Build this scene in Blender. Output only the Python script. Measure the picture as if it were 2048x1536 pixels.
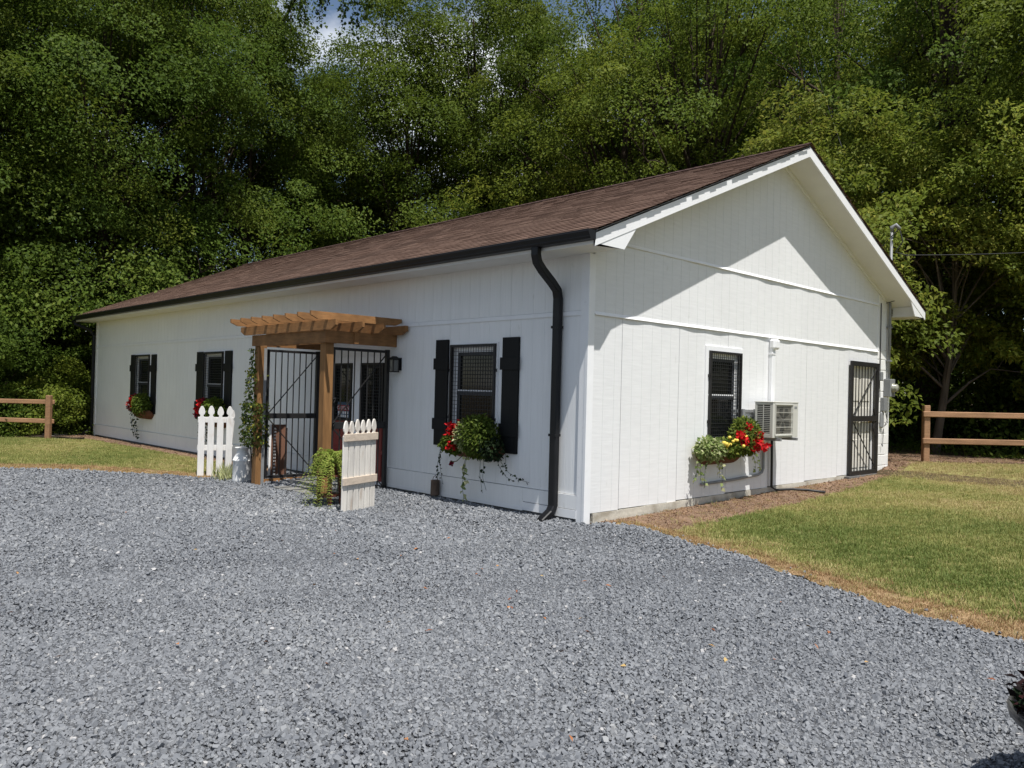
import bpy, math, random
import numpy as np
from mathutils import Vector, Matrix
from mathutils.geometry import delaunay_2d_cdt

for o in list(bpy.data.objects):
    bpy.data.objects.remove(o)
SC = bpy.context.scene
COL = SC.collection
random.seed(7)

# ------------------------------------------------------------------ camera, sky, sun, exposure
cd = bpy.data.cameras.new('camera')
cam = bpy.data.objects.new('camera', cd)
COL.objects.link(cam)
cd.lens, cd.sensor_width, cd.clip_end = 28.05, 36.0, 2000
R_ = Vector((0.69346, 0.72002, 0.02618)); U_ = Vector((-0.01091, -0.02583, 0.99961)); F_ = Vector((-0.72041, 0.69348, 0.01006))
m = Matrix((R_, U_, -F_)).transposed().to_4x4()
m.translation = (6.12, -7.11, 1.52)
cam.matrix_world = m
SC.camera = cam

SUN_DIR = Vector((-0.47, 0.165, -1.14)).normalized()          # the way the light travels
w = bpy.data.worlds.new('World'); SC.world = w; w.use_nodes = True
nt = w.node_tree; N = nt.nodes; Lk = nt.links
bg = N['Background']; bg.inputs[1].default_value = 0.075
sky = N.new('ShaderNodeTexSky'); sky.sky_type = 'NISHITA'; sky.sun_disc = False
sky.sun_elevation = math.asin(-SUN_DIR.z); sky.sun_rotation = math.atan2(-SUN_DIR.x, -SUN_DIR.y)
sky.air_density = 1.0; sky.dust_density = 0.7; sky.ozone_density = 0.6
tc = N.new('ShaderNodeTexCoord'); mp = N.new('ShaderNodeMapping'); mp.inputs['Scale'].default_value = (1, 1, 1.6)
mp.inputs['Location'].default_value = (1.3, 0.6, 0.2)
nz = N.new('ShaderNodeTexNoise'); nz.inputs['Scale'].default_value = 2.6; nz.inputs['Detail'].default_value = 7; nz.inputs['Roughness'].default_value = 0.55
rp = N.new('ShaderNodeValToRGB'); rp.color_ramp.elements[0].position = 0.50; rp.color_ramp.elements[1].position = 0.64
mx = N.new('ShaderNodeMix'); mx.data_type = 'RGBA'; mx.inputs[7].default_value = (11, 11.3, 11.8, 1)
Lk.new(tc.outputs['Generated'], mp.inputs[0]); Lk.new(mp.outputs[0], nz.inputs['Vector']); Lk.new(nz.outputs[0], rp.inputs[0])
Lk.new(rp.outputs[0], mx.inputs[0]); Lk.new(sky.outputs[0], mx.inputs[6]); Lk.new(mx.outputs[2], bg.inputs[0])

sd = bpy.data.lights.new('sun', 'SUN'); sun = bpy.data.objects.new('sun', sd); COL.objects.link(sun)
sd.energy = 4.4; sd.angle = math.radians(0.5); sd.color = (1.0, 0.975, 0.93)
sun.rotation_euler = SUN_DIR.to_track_quat('-Z', 'Y').to_euler()
SC.view_settings.view_transform = 'Standard'
SC.view_settings.look = 'None'
SC.view_settings.gamma = 1
SC.view_settings.use_curve_mapping = False
SC.view_settings.exposure = 0.48

# ------------------------------------------------------------------ material helpers
def mat(name, col, rough=0.7, spec=0.3, metal=0.0, noise=None, bump=None, tone=None, attr='FLAT', rand=0.0, trans=0.0, blotch=None):
    """noise=(scale, amount, stretch) varies the colour; bump=(scale, strength, dist, stretch); tone=[(pos,col)...] ramp over the 'tone' attribute"""
    M = bpy.data.materials.new(name); M.use_nodes = True
    t = M.node_tree; n = t.nodes; l = t.links
    b = n['Principled BSDF']; b.inputs['Roughness'].default_value = rough
    b.inputs['Specular IOR Level'].default_value = spec; b.inputs['Metallic'].default_value = metal
    c = n.new('ShaderNodeRGB'); c.outputs[0].default_value = (*col, 1); cur = c.outputs[0]
    tcn = n.new('ShaderNodeTexCoord')
    def vec(st):
        q = n.new('ShaderNodeMapping'); q.inputs['Scale'].default_value = st; l.new(tcn.outputs['Object'], q.inputs[0]); return q.outputs[0]
    if tone:
        a = n.new('ShaderNodeAttribute'); a.attribute_name = 'tone'; a.attribute_type = 'INSTANCER' if attr == 'INST' else 'GEOMETRY'
        r = n.new('ShaderNodeValToRGB'); e = r.color_ramp.elements
        while len(e) < len(tone): e.new(0.5)
        for k, (p, cc) in enumerate(tone): e[k].position = p; e[k].color = (*cc, 1)
        l.new(a.outputs['Fac'], r.inputs[0]); cur = r.outputs[0]
    def mulby(src_fac, lo, hi):
        nonlocal cur
        mr = n.new('ShaderNodeMapRange'); mr.inputs[1].default_value = 0.25; mr.inputs[2].default_value = 0.75
        mr.inputs[3].default_value = lo; mr.inputs[4].default_value = hi
        l.new(src_fac, mr.inputs[0])
        x = n.new('ShaderNodeMix'); x.data_type = 'RGBA'; x.blend_type = 'MULTIPLY'; x.inputs[0].default_value = 1
        l.new(cur, x.inputs[6]); l.new(mr.outputs[0], x.inputs[7]); cur = x.outputs[2]
    if noise:
        for (sc, am, st) in ([noise] if isinstance(noise[0], (int, float)) else noise):
            z = n.new('ShaderNodeTexNoise'); z.inputs['Scale'].default_value = sc; z.inputs['Detail'].default_value = 5
            l.new(vec(st), z.inputs['Vector']); mulby(z.outputs[0], 1 - am, 1 + am)
    if rand:
        oi = n.new('ShaderNodeObjectInfo'); mr = n.new('ShaderNodeMapRange'); mr.inputs[3].default_value = 1 - rand; mr.inputs[4].default_value = 1 + rand
        l.new(oi.outputs['Random'], mr.inputs[0])
        x = n.new('ShaderNodeMix'); x.data_type = 'RGBA'; x.blend_type = 'MULTIPLY'; x.inputs[0].default_value = 1
        l.new(cur, x.inputs[6]); l.new(mr.outputs[0], x.inputs[7]); cur = x.outputs[2]
    if blotch:                               # stains: colour, scale, stretch, threshold
        for (bc, sc, st, th, am) in blotch:
            z = n.new('ShaderNodeTexNoise'); z.inputs['Scale'].default_value = sc; z.inputs['Detail'].default_value = 6
            l.new(vec(st), z.inputs['Vector'])
            mr = n.new('ShaderNodeMapRange'); mr.inputs[1].default_value = th; mr.inputs[2].default_value = th + 0.14; mr.inputs[4].default_value = am
            l.new(z.outputs[0], mr.inputs[0])
            x = n.new('ShaderNodeMix'); x.data_type = 'RGBA'; x.inputs[7].default_value = (*bc, 1)
            l.new(mr.outputs[0], x.inputs[0]); l.new(cur, x.inputs[6]); cur = x.outputs[2]
    l.new(cur, b.inputs['Base Color'])
    if bump:
        sc, stg, dist, st = bump
        z = n.new('ShaderNodeTexNoise'); z.inputs['Scale'].default_value = sc; z.inputs['Detail'].default_value = 4
        l.new(vec(st), z.inputs['Vector'])
        bp = n.new('ShaderNodeBump'); bp.inputs['Strength'].default_value = stg; bp.inputs['Distance'].default_value = dist
        l.new(z.outputs[0], bp.inputs['Height']); l.new(bp.outputs[0], b.inputs['Normal'])
    if trans:
        tr = n.new('ShaderNodeBsdfTranslucent'); l.new(cur, tr.inputs[0])
        ms = n.new('ShaderNodeMixShader'); ms.inputs[0].default_value = trans
        l.new(b.outputs[0], ms.inputs[1]); l.new(tr.outputs[0], ms.inputs[2]); l.new(ms.outputs[0], n['Material Output'].inputs[0])
    return M

I3 = (1, 1, 1)
GRIME = (0.34, 0.33, 0.27)
M = {}
M['siding'] = mat('white_siding_paint', (0.79, 0.79, 0.78), 0.55, 0.25, noise=[(1.1, 0.035, I3), (26, 0.035, (1, 1, 0.07))],
                  bump=(38, 0.35, 0.006, (1, 1, 0.10)), blotch=[(GRIME, 9, (1, 1, 0.35), 0.67, 0.35)])
M['gable_siding'] = mat('white_gable_paint', (0.74, 0.74, 0.735), 0.55, 0.25, noise=[(0.9, 0.03, I3), (30, 0.04, (1, 0.12, 1))],
                        bump=(42, 0.35, 0.005, (1, 0.08, 1)), blotch=[(GRIME, 8, (1, 1, 0.4), 0.68, 0.35)])
M['trim'] = mat('white_trim_paint', (0.80, 0.80, 0.80), 0.5, 0.3, noise=(5, 0.03, I3), blotch=[((0.45, 0.43, 0.38), 14, I3, 0.66, 0.3)])
M['soffit'] = mat('soffit_paint', (0.72, 0.71, 0.68), 0.6, 0.2, noise=(3, 0.05, I3), blotch=[((0.42, 0.28, 0.20), 3.5, I3, 0.66, 0.45)])
M['skirt'] = mat('weathered_skirt', (0.50, 0.47, 0.40), 0.85, 0.15, noise=[(6, 0.18, (1, 0.25, 2)), (40, 0.1, I3)], bump=(50, 0.5, 0.01, I3), blotch=[((0.30, 0.26, 0.20), 7, (1, .5, 1), 0.52, 0.7)])
M['block'] = mat('white_block_paint', (0.78, 0.77, 0.74), 0.7, 0.2, noise=[(4, 0.05, I3)], bump=(60, 0.5, 0.008, I3), blotch=[(GRIME, 9, I3, 0.66, 0.4)])
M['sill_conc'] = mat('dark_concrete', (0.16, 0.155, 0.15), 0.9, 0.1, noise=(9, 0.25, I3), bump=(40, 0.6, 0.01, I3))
M['black_metal'] = mat('black_gutter_metal', (0.007, 0.007, 0.008), 0.45, 0.35, noise=(6, 0.3, I3))
M['iron'] = mat('black_iron', (0.016, 0.015, 0.015), 0.5, 0.4, noise=(20, 0.3, I3), blotch=[((0.07, 0.035, 0.02), 18, I3, 0.66, 0.5)])
M['shutter'] = mat('black_shutter_paint', (0.006, 0.0065, 0.007), 0.6, 0.25, noise=(12, 0.3, (1, 1, .1)), bump=(40, 0.3, 0.005, (1, 1, 0.08)))
M['wire'] = mat('guard_wire', (0.030, 0.030, 0.030), 0.5, 0.4, metal=0.3)
M['sash'] = mat('dark_sash', (0.045, 0.048, 0.055), 0.45, 0.4)
M['pane'] = mat('window_glass', (0.006, 0.007, 0.008), 0.06, 0.55)
M['red_door'] = mat('red_door_paint', (0.22, 0.026, 0.022), 0.45, 0.4, noise=(5, 0.15, (1, 1, .2)))
M['beige_door'] = mat('beige_door_paint', (0.66, 0.63, 0.56), 0.5, 0.3, noise=(4, 0.05, I3))
M['brass'] = mat('brass', (0.55, 0.42, 0.2), 0.3, 0.5, metal=1)
M['shingle'] = mat('shingles', (0.1, 0.05, 0.04), 0.92, 0.15, tone=[(0.0, (0.092, 0.056, 0.042)), (0.5, (0.130, 0.081, 0.061)), (1.0, (0.172, 0.112, 0.084))],
                   noise=[(0.55, 0.14, (1, 0.35, 0.35)), (90, 0.25, I3)], bump=(160, 0.7, 0.006, I3), blotch=[((0.085, 0.055, 0.043), 0.45, (1.0, 0.35, 0.35), 0.52, 0.40)])
M['ridge'] = mat('ridge_shingles', (0.055, 0.032, 0.028), 0.92, 0.15, noise=[(40, 0.3, I3)])
M['cedar'] = mat('stained_timber', (0.255, 0.128, 0.050), 0.6, 0.25, noise=[(6, 0.25, (1, 1, 1)), (30, 0.22, (.25, .25, 1.5))], rand=0.12, bump=(40, 0.3, 0.004, I3))
M['cedar_post'] = mat('stained_post_timber', (0.24, 0.125, 0.05), 0.65, 0.2, noise=[(9, 0.3, (1, 1, 0.18)), (45, 0.2, (1, 1, .06))], bump=(50, 0.4, 0.005, (1, 1, .1)), blotch=[((0.10, 0.05, 0.022), 9, (1, 1, .3), 0.60, 0.6)])
M['rail_wood'] = mat('fence_rail_timber', (0.29, 0.165, 0.092), 0.7, 0.2, noise=[(7, 0.25, (.4, .4, 3)), (60, 0.2, I3)], rand=0.1, bump=(40, 0.4, 0.006, I3))
M['picket'] = mat('white_picket_paint', (0.74, 0.72, 0.69), 0.65, 0.2, noise=[(5, 0.06, I3), (30, 0.08, (1, 1, .1))], rand=0.05, blotch=[((0.52, 0.42, 0.34), 11, (1, 1, .35), 0.60, 0.5)])
M['old_picket'] = mat('weathered_picket_back', (0.70, 0.66, 0.60), 0.7, 0.2, noise=[(5, 0.08, I3), (26, 0.12, (1, 1, .1))], rand=0.07, blotch=[((0.42, 0.32, 0.24), 8, (1, 1, .3), 0.58, 0.55)])
M['batten'] = mat('bare_pine_batten', (0.60, 0.50, 0.40), 0.7, 0.2, noise=[(8, 0.15, (1, 1, 3)), (50, 0.1, I3)])
M['galv'] = mat('painted_milk_can', (0.74, 0.73, 0.71), 0.65, 0.25, noise=(7, 0.12, I3), blotch=[((0.30, 0.30, 0.29), 10, (1, 1, .4), 0.56, 0.6)])
M['terracotta'] = mat('brown_planter_liner', (0.13, 0.058, 0.035), 0.85, 0.15, noise=(18, 0.3, I3), bump=(60, 0.5, 0.006, I3))
M['rust'] = mat('rusty_tin', (0.12, 0.085, 0.065), 0.7, 0.3, noise=(22, 0.4, (1, 1, .3)), bump=(50, 0.4, 0.004, I3))
M['dark_red_wood'] = mat('dark_red_stand_paint', (0.10, 0.032, 0.02), 0.6, 0.3, noise=(12, 0.25, (1, 1, .2)))
M['plank_brown'] = mat('brown_board', (0.17, 0.085, 0.055), 0.7, 0.2, noise=(9, 0.3, (1, 1, .15)))
M['stone'] = mat('paver_stone', (0.20, 0.195, 0.18), 0.9, 0.15, noise=[(5, 0.2, I3), (40, 0.15, I3)], bump=(40, 0.5, 0.01, I3))
M['path'] = mat('concrete_path', (0.30, 0.28, 0.25), 0.9, 0.15, noise=[(3, 0.15, I3), (40, 0.1, I3)], blotch=[((0.16, 0.12, 0.09), 3, I3, 0.55, 0.6)])
M['ac_case'] = mat('cream_ac_casing', (0.54, 0.53, 0.48), 0.5, 0.3, noise=(5, 0.04, I3))
M['ac_dark'] = mat('ac_fins', (0.030, 0.028, 0.026), 0.6, 0.3, noise=(60, 0.2, (1, .1, 1)))
M['ac_fan'] = mat('ac_fan_recess', (0.13, 0.12, 0.10), 0.6, 0.3)
M['grey_metal'] = mat('grey_galvanised', (0.24, 0.245, 0.245), 0.5, 0.35, metal=0.0, noise=(9, 0.12, I3))
M['grey_box'] = mat('grey_meter_paint', (0.20, 0.205, 0.205), 0.5, 0.35, noise=(7, 0.1, I3))
M['glass_dome'] = mat('meter_glass', (0.30, 0.30, 0.24), 0.08, 0.6)
M['hose'] = mat('black_rubber', (0.02, 0.02, 0.02), 0.5, 0.4)
M['cable'] = mat('black_cable', (0.03, 0.03, 0.032), 0.6, 0.3)
M['sign_red'] = mat('sign_red', (0.30, 0.035, 0.035), 0.5, 0.3)
M['sign_blue'] = mat('sign_blue', (0.05, 0.09, 0.14), 0.5, 0.3)
M['sign_white'] = mat('sign_white', (0.75, 0.72, 0.70), 0.5, 0.3)
M['lamp_glass'] = mat('lamp_glass', (0.12, 0.12, 0.11), 0.1, 0.6)
M['bark'] = mat('bark', (0.048, 0.036, 0.026), 0.9, 0.1, noise=[(7, 0.35, (1, 1, .2))], bump=(12, 0.8, 0.03, (1, 1, .2)))
M['bark_light'] = mat('grey_bark', (0.10, 0.08, 0.06), 0.9, 0.1, noise=[(7, 0.35, (1, 1, .2))], bump=(12, 0.8, 0.03, (1, 1, .2)))
def leafmat(name, a, b, c, tr=0.45, rand=0.16, rough=0.6, spec=0.14):
    return mat(name, b, rough, spec, tone=[(0, a), (0.5, b), (1, c)], rand=rand, trans=tr)
M['leaf_deep'] = leafmat('deep_green_leaves', (0.049, 0.085, 0.014), (0.092, 0.145, 0.021), (0.178, 0.22, 0.038))
M['leaf_mid'] = leafmat('mid_green_leaves', (0.058, 0.095, 0.013), (0.112, 0.156, 0.02), (0.208, 0.23, 0.036))
M['leaf_light'] = leafmat('light_green_leaves', (0.066, 0.098, 0.013), (0.13, 0.168, 0.021), (0.232, 0.243, 0.038))
M['leaf_yellow'] = leafmat('yellow_tasselled_leaves', (0.075, 0.110, 0.015), (0.150, 0.190, 0.026), (0.300, 0.290, 0.055))
M['leaf_plant'] = leafmat('potted_leaves', (0.050, 0.085, 0.014), (0.125, 0.175, 0.028), (0.30, 0.32, 0.065), rand=0.05)
M['leaf_varieg'] = leafmat('variegated_leaves', (0.07, 0.12, 0.03), (0.24, 0.31, 0.10), (0.60, 0.60, 0.34), rand=0.05)
M['leaf_vine'] = leafmat('vine_leaves', (0.035, 0.065, 0.018), (0.090, 0.130, 0.028), (0.38, 0.34, 0.05), rand=0.05)
M['leaf_dark'] = leafmat('dark_trailing_leaves', (0.012, 0.022, 0.010), (0.025, 0.045, 0.018), (0.07, 0.10, 0.04), rand=0.05)
M['fern'] = leafmat('fern_fronds', (0.13, 0.20, 0.035), (0.27, 0.34, 0.065), (0.46, 0.47, 0.13), rand=0.05)
M['petal_red'] = mat('red_petals', (0.55, 0.008, 0.012), 0.6, 0.2, tone=[(0, (0.32, 0.004, 0.010)), (1, (0.72, 0.020, 0.020))], trans=0.2)
M['petal_dark'] = mat('crimson_petals', (0.25, 0.01, 0.03), 0.6, 0.2, tone=[(0, (0.12, 0.006, 0.02)), (1, (0.35, 0.015, 0.05))], trans=0.2)
M['leaf_maroon'] = leafmat('maroon_leaves', (0.006, 0.004, 0.004), (0.016, 0.006, 0.006), (0.045, 0.008, 0.010), tr=0.1, rand=0.05)
M['petal_yellow'] = mat('yellow_petals', (0.75, 0.55, 0.10), 0.6, 0.2, noise=(20, 0.2, I3))
M['gravel_bed'] = mat('gravel_bed', (0.120, 0.124, 0.132), 0.95, 0.1, noise=[(55, 0.55, I3), (1.2, 0.10, I3)], bump=(70, 1.0, 0.03, I3))
M['gravel_stone'] = mat('gravel_stones', (0.15, 0.15, 0.16), 0.85, 0.2, attr='INST',
                        tone=[(0.0, (0.062, 0.068, 0.082)), (0.35, (0.154, 0.161, 0.173)), (0.75, (0.217, 0.224, 0.235)), (0.9, (0.275, 0.278, 0.28)), (0.985, (0.38, 0.375, 0.37)), (1.0, (0.34, 0.18, 0.12))])
M['soil_stone'] = mat('soil_crumbs', (0.2, 0.12, 0.08), 0.9, 0.1, attr='INST', tone=[(0, (0.08, 0.045, 0.028)), (0.6, (0.20, 0.125, 0.080)), (1, (0.40, 0.31, 0.21))])
M['grass'] = mat('grass_blades', (0.1, 0.12, 0.03), 0.6, 0.25, attr='INST', trans=0.3,
                 tone=[(0.0, (0.148, 0.192, 0.046)), (0.35, (0.262, 0.274, 0.084)), (0.6, (0.380, 0.345, 0.130)), (0.8, (0.500, 0.410, 0.200)), (0.86, (0.28, 0.170, 0.080)), (1.0, (0.45, 0.305, 0.165))])
M['lawn'] = mat('lawn_ground', (0.240, 0.220, 0.085), 0.95, 0.1, noise=[(0.7, 0.25, I3), (14, 0.35, I3)], bump=(60, 0.8, 0.03, I3), blotch=[((0.20, 0.15, 0.07), 1.0, I3, 0.54, 0.6)])
M['soil'] = mat('bare_soil', (0.195, 0.128, 0.086), 0.95, 0.1, noise=[(1.6, 0.35, I3), (11, 0.3, I3), (40, 0.4, I3)], bump=(45, 0.8, 0.03, I3))
M['ground'] = mat('woodland_ground', (0.085, 0.062, 0.035), 0.95, 0.1, noise=[(0.5, 0.3, I3), (9, 0.35, I3)], bump=(20, 0.8, 0.04, I3), blotch=[((0.055, 0.070, 0.018), 0.4, I3, 0.5, 0.8)])
M['dead_edge'] = mat('dead_grass_edge', (0.310, 0.215, 0.120), 0.95, 0.1, noise=[(3, 0.25, I3), (45, 0.35, I3)], bump=(60, 0.8, 0.02, I3))
M['black_pot'] = mat('black_plastic_tub', (0.012, 0.012, 0.016), 0.3, 0.5)

# ------------------------------------------------------------------ mesh helpers
ORG = {}                                             # world base of each Empty, so parts keep world-like coordinates
class MB:
    def __init__(s, tf=None): s.v = []; s.f = []; s.tf = tf; s.t = []
    def add(s, vs, fs, tone=None):
        k = len(s.v)
        s.v += [s.tf(*p) if s.tf else tuple(p) for p in vs]
        s.f += [tuple(i + k for i in f) for f in fs]
        s.t += [tone if tone is not None else 0.5] * len(fs)
        return s
    def box(s, a0, a1, b0, b1, c0, c1, tone=None):
        vs = [(a, b, c) for a in (a0, a1) for b in (b0, b1) for c in (c0, c1)]
        return s.add(vs, [(0, 1, 3, 2), (4, 6, 7, 5), (0, 4, 5, 1), (2, 3, 7, 6), (0, 2, 6, 4), (1, 5, 7, 3)], tone)
    def bar(s, p, q, wa, wb, up=(0, 0, 1)):
        p = Vector(p); q = Vector(q); d = (q - p).normalized(); u = Vector(up)
        if abs(d.dot(u)) > 0.99: u = Vector((0, 1, 0))
        x = d.cross(u).normalized(); y = x.cross(d).normalized()
        vs = [tuple(e + x * i * wa / 2 + y * j * wb / 2) for e in (p, q) for i in (-1, 1) for j in (-1, 1)]
        return s.add(vs, [(0, 1, 3, 2), (4, 6, 7, 5), (0, 4, 5, 1), (2, 3, 7, 6), (0, 2, 6, 4), (1, 5, 7, 3)])
    def tube(s, pts, r, n=8, cap=True):
        pts = [Vector(p) for p in pts]; rs = r if isinstance(r, (list, tuple)) else [r] * len(pts)
        vs = []; x = None
        for i, p in enumerate(pts):
            d = (pts[min(i + 1, len(pts) - 1)] - pts[max(i - 1, 0)]).normalized()
            if x is None: x = d.cross(Vector((0.3, 0.9, 0.2))).normalized()
            x = (x - d * x.dot(d)).normalized(); y = d.cross(x)
            vs += [tuple(p + (x * math.cos(2 * math.pi * k / n) + y * math.sin(2 * math.pi * k / n)) * rs[i]) for k in range(n)]
        fs = [(i * n + k, i * n + (k + 1) % n, (i + 1) * n + (k + 1) % n, (i + 1) * n + k) for i in range(len(pts) - 1) for k in range(n)]
        if cap: fs += [tuple(range(n))[::-1], tuple(range((len(pts) - 1) * n, len(pts) * n))]
        return s.add(vs, fs)
    def lathe(s, prof, c=(0, 0, 0), n=20):
        vs = [(c[0] + r * math.cos(2 * math.pi * k / n), c[1] + r * math.sin(2 * math.pi * k / n), c[2] + z) for r, z in prof for k in range(n)]
        fs = [(i * n + k, i * n + (k + 1) % n, (i + 1) * n + (k + 1) % n, (i + 1) * n + k) for i in range(len(prof) - 1) for k in range(n)]
        return s.add(vs, fs)
    def prism(s, poly, d0, d1, ax=1):
        """poly of (a,b); extruded along the remaining axis ax from d0 to d1"""
        def P(a, b, d): return {0: (d, a, b), 1: (a, d, b), 2: (a, b, d)}[ax]
        n = len(poly)
        vs = [P(a, b, d0) for a, b in poly] + [P(a, b, d1) for a, b in poly]
        return s.add(vs, [tuple(range(n))[::-1], tuple(range(n, 2 * n))] + [(k, (k + 1) % n, n + (k + 1) % n, n + k) for k in range(n)])
    def build(s, name, m_, parent=None, bevel=0.0, smooth=False, kind=None):
        if parent is not None:
            o0 = Vector(ORG.get(parent.name, (0, 0, 0)))
        else: o0 = Vector((0, 0, 0))
        me = bpy.data.meshes.new(name)
        me.from_pydata([tuple(Vector(p) - o0) for p in s.v], [], s.f)
        a = me.attributes.new('tone', 'FLOAT', 'FACE'); a.data.foreach_set('value', s.t)
        me.materials.append(m_); me.validate(); me.update()
        import bmesh
        bm = bmesh.new(); bm.from_mesh(me); bmesh.ops.recalc_face_normals(bm, faces=bm.faces); bm.to_mesh(me); bm.free()
        if smooth:
            for p in me.polygons: p.use_smooth = True
        o = bpy.data.objects.new(name, me); COL.objects.link(o)
        if parent is not None:
            o.parent = parent; ORG[o.name] = o0
        if bevel:
            b = o.modifiers.new('edge', 'BEVEL'); b.width = bevel; b.segments = 1; b.limit_method = 'ANGLE'
        if kind: o['kind'] = kind
        return o

def thing(name, loc, label, cat, group=None):
    e = bpy.data.objects.new(name, None); COL.objects.link(e); e.location = loc; e.empty_display_size = 0.2
    e['label'] = label; e['category'] = cat
    if group: e['group'] = group
    ORG[e.name] = tuple(loc); return e
def tag(o, label, cat, group=None):
    o['label'] = label; o['category'] = cat
    if group: o['group'] = group
    return o
def structure(o): o['kind'] = 'structure'; return o

def sst(a, b, x):
    t = np.clip((np.asarray(x, float) - a) / (b - a), 0, 1); return t * t * (3 - 2 * t)
def T(x, y):
    x = np.asarray(x, float); y = np.asarray(y, float)
    front = -0.075 * sst(0.0, 1.25, -y) * sst(-9.5, -6.5, x)
    back = 0.0205 * np.clip(y - 0.6, 0, 9) + 0.115 * sst(8.15, 9.3, y)
    far = 0.035 * np.clip(np.hypot(x + 9, y - 4) - 26, 0, 60)
    return front + back + far
def Tz(x, y): return float(T(x, y))

def pip(poly, X, Y):
    X = np.asarray(X, float); Y = np.asarray(Y, float); ins = np.zeros(X.shape, bool); n = len(poly); j = n - 1
    for i in range(n):
        xi, yi = poly[i]; xj, yj = poly[j]
        c = ((yi > Y) != (yj > Y)) & (X < (xj - xi) * (Y - yi) / ((yj - yi) if yj != yi else 1e-9) + xi)
        ins ^= c; j = i
    return ins
def densify(poly, step, jit, rng):
    out = []
    for i in range(len(poly)):
        a = np.array(poly[i]); b = np.array(poly[(i + 1) % len(poly)]); n = max(1, int(np.hypot(*(b - a)) / step))
        for k in range(n):
            out.append(tuple(a + (b - a) * k / n + rng.normal(0, jit, 2)))
    return out
def sheet(name, poly, step, zoff, m_, jit=0.0, seed=1):
    rng = np.random.default_rng(seed); bd = densify(poly, step, jit, rng)
    xs = [p[0] for p in bd]; ys = [p[1] for p in bd]
    gx, gy = np.meshgrid(np.arange(min(xs), max(xs), step * 1.3), np.arange(min(ys), max(ys), step * 1.3))
    gx = gx.ravel(); gy = gy.ravel(); k = pip(bd, gx, gy); pts = bd + list(zip(gx[k], gy[k]))
    v, e, f, *_ = delaunay_2d_cdt([Vector(p) for p in pts], [(i, (i + 1) % len(bd)) for i in range(len(bd))], [], 1, 1e-5)
    me = bpy.data.meshes.new(name); me.from_pydata([(p.x, p.y, Tz(p.x, p.y) + zoff) for p in v], [], f)
    me.materials.append(m_)
    if len(me.polygons) and me.polygons[0].normal.z < 0: me.flip_normals()
    for p in me.polygons: p.use_smooth = True
    o = bpy.data.objects.new(name, me); COL.objects.link(o); o['kind'] = 'structure'; return o, bd

# ------------------------------------------------------------------ ground
def ground_sheet():
    a = np.concatenate([np.linspace(-400, -46, 12), np.arange(-44, 24, 1.0), np.linspace(26, 400, 12)])
    b = np.concatenate([np.linspace(-400, -26, 12), np.arange(-24, 44, 1.0), np.linspace(46, 400, 12)])
    X, Y = np.meshgrid(a, b); Z = T(X, Y)
    n, k = X.shape
    me = bpy.data.meshes.new('ground')
    me.from_pydata(list(zip(X.ravel(), Y.ravel(), Z.ravel() - 0.012)), [], [(i * k + j, i * k + j + 1, (i + 1) * k + j + 1, (i + 1) * k + j) for i in range(n - 1) for j in range(k - 1)])
    me.materials.append(M['ground'])
    o = bpy.data.objects.new('ground', me); COL.objects.link(o); o['kind'] = 'structure'
ground_sheet()

EDGE_R = [(0.14, 0.22), (0.64, 0.34), (1.24, 0.05), (1.64, -0.07), (1.95, -0.08), (2.27, -0.22), (2.63, -0.43), (2.9, -0.49), (3.18, -0.62), (3.65, -0.78), (4.2, -0.84), (4.67, -0.9), (5.6, -1.05), (8.5, -1.3), (13, -1.4)]
EDGE_L = [(-6.9, -0.12), (-6.95, -0.7), (-7.1, -1.5), (-7.89, -2.1), (-8.51, -2.7), (-9.14, -3.31), (-9.6, -4.0), (-10.4, -5.2), (-12.5, -8.0), (-16, -13)]
def wavy(pts, amp, seed, step=.18):
    r = np.random.default_rng(seed); P = [tuple(np.array(a) + (np.array(b) - np.array(a)) * k / m_) for a, b in zip(pts[:-1], pts[1:]) for m_ in [max(1, int(math.dist(a, b) / step))] for k in range(m_)] + [pts[-1]]; t = np.arange(len(P)); w_ = amp * (np.sin(t * .9 + seed) * .5 + np.sin(t * .37) * .5 + r.normal(0, .45, len(P)))
    return [(x, y + float(d)) for (x, y), d in zip(P, w_)]
EDGE_R0 = EDGE_R; EDGE_R = EDGE_R[:2] + wavy(EDGE_R[2:], .035, 3)
GRAVEL = EDGE_R + [(13, -14)] + EDGE_L[::-1] + [(-0.02, -0.005), (0.14, 0.0)]
sheet('gravel_drive', GRAVEL, 0.22, 0.004, M['gravel_bed'], 0.012, 3)
LAWN_R = [(0.96, 0.42), (1.9, 0.10), (2.62, -0.12), (3.44, -0.38), (4.03, -0.48), (4.6, -0.53), (5.6, -0.66), (8.5, -0.95), (13, -0.9), (13, 15.5), (4.2, 13.8), (1.35, 11.6), (0.15, 10.3), (0.45, 7.6), (0.72, 5.5), (0.86, 3.7), (0.88, 2.2), (0.86, 1.1)]
sheet('lawn', LAWN_R, 0.25, -0.002, M['lawn'], 0.03, 4)
LAWN_L = [(-7.45, -0.42), (-7.35, -1.2), (-8.1, -1.6), (-8.8, -2.1), (-9.9, -2.9), (-10.6, -3.9), (-11.6, -5.4), (-13.7, -8.2), (-17, -13), (-24, -13), (-21, -6), (-18.2, -2.6), (-17.3, -1.3), (-16.6, -0.62), (-12, -0.5)]
sheet('lawn', LAWN_L, 0.3, -0.001, M['lawn'], 0.03, 5)
EDGE_BAND_R = [(x, y + 0.03) for x, y in EDGE_R] + [(13, -0.88), (8.5, -0.90), (5.6, -0.62), (4.6, -0.49), (4.03, -0.44), (3.44, -0.34), (2.62, -0.08), (1.9, 0.14), (0.96, 0.46), (0.5, 0.6), (0.12, 0.55)]
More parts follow.
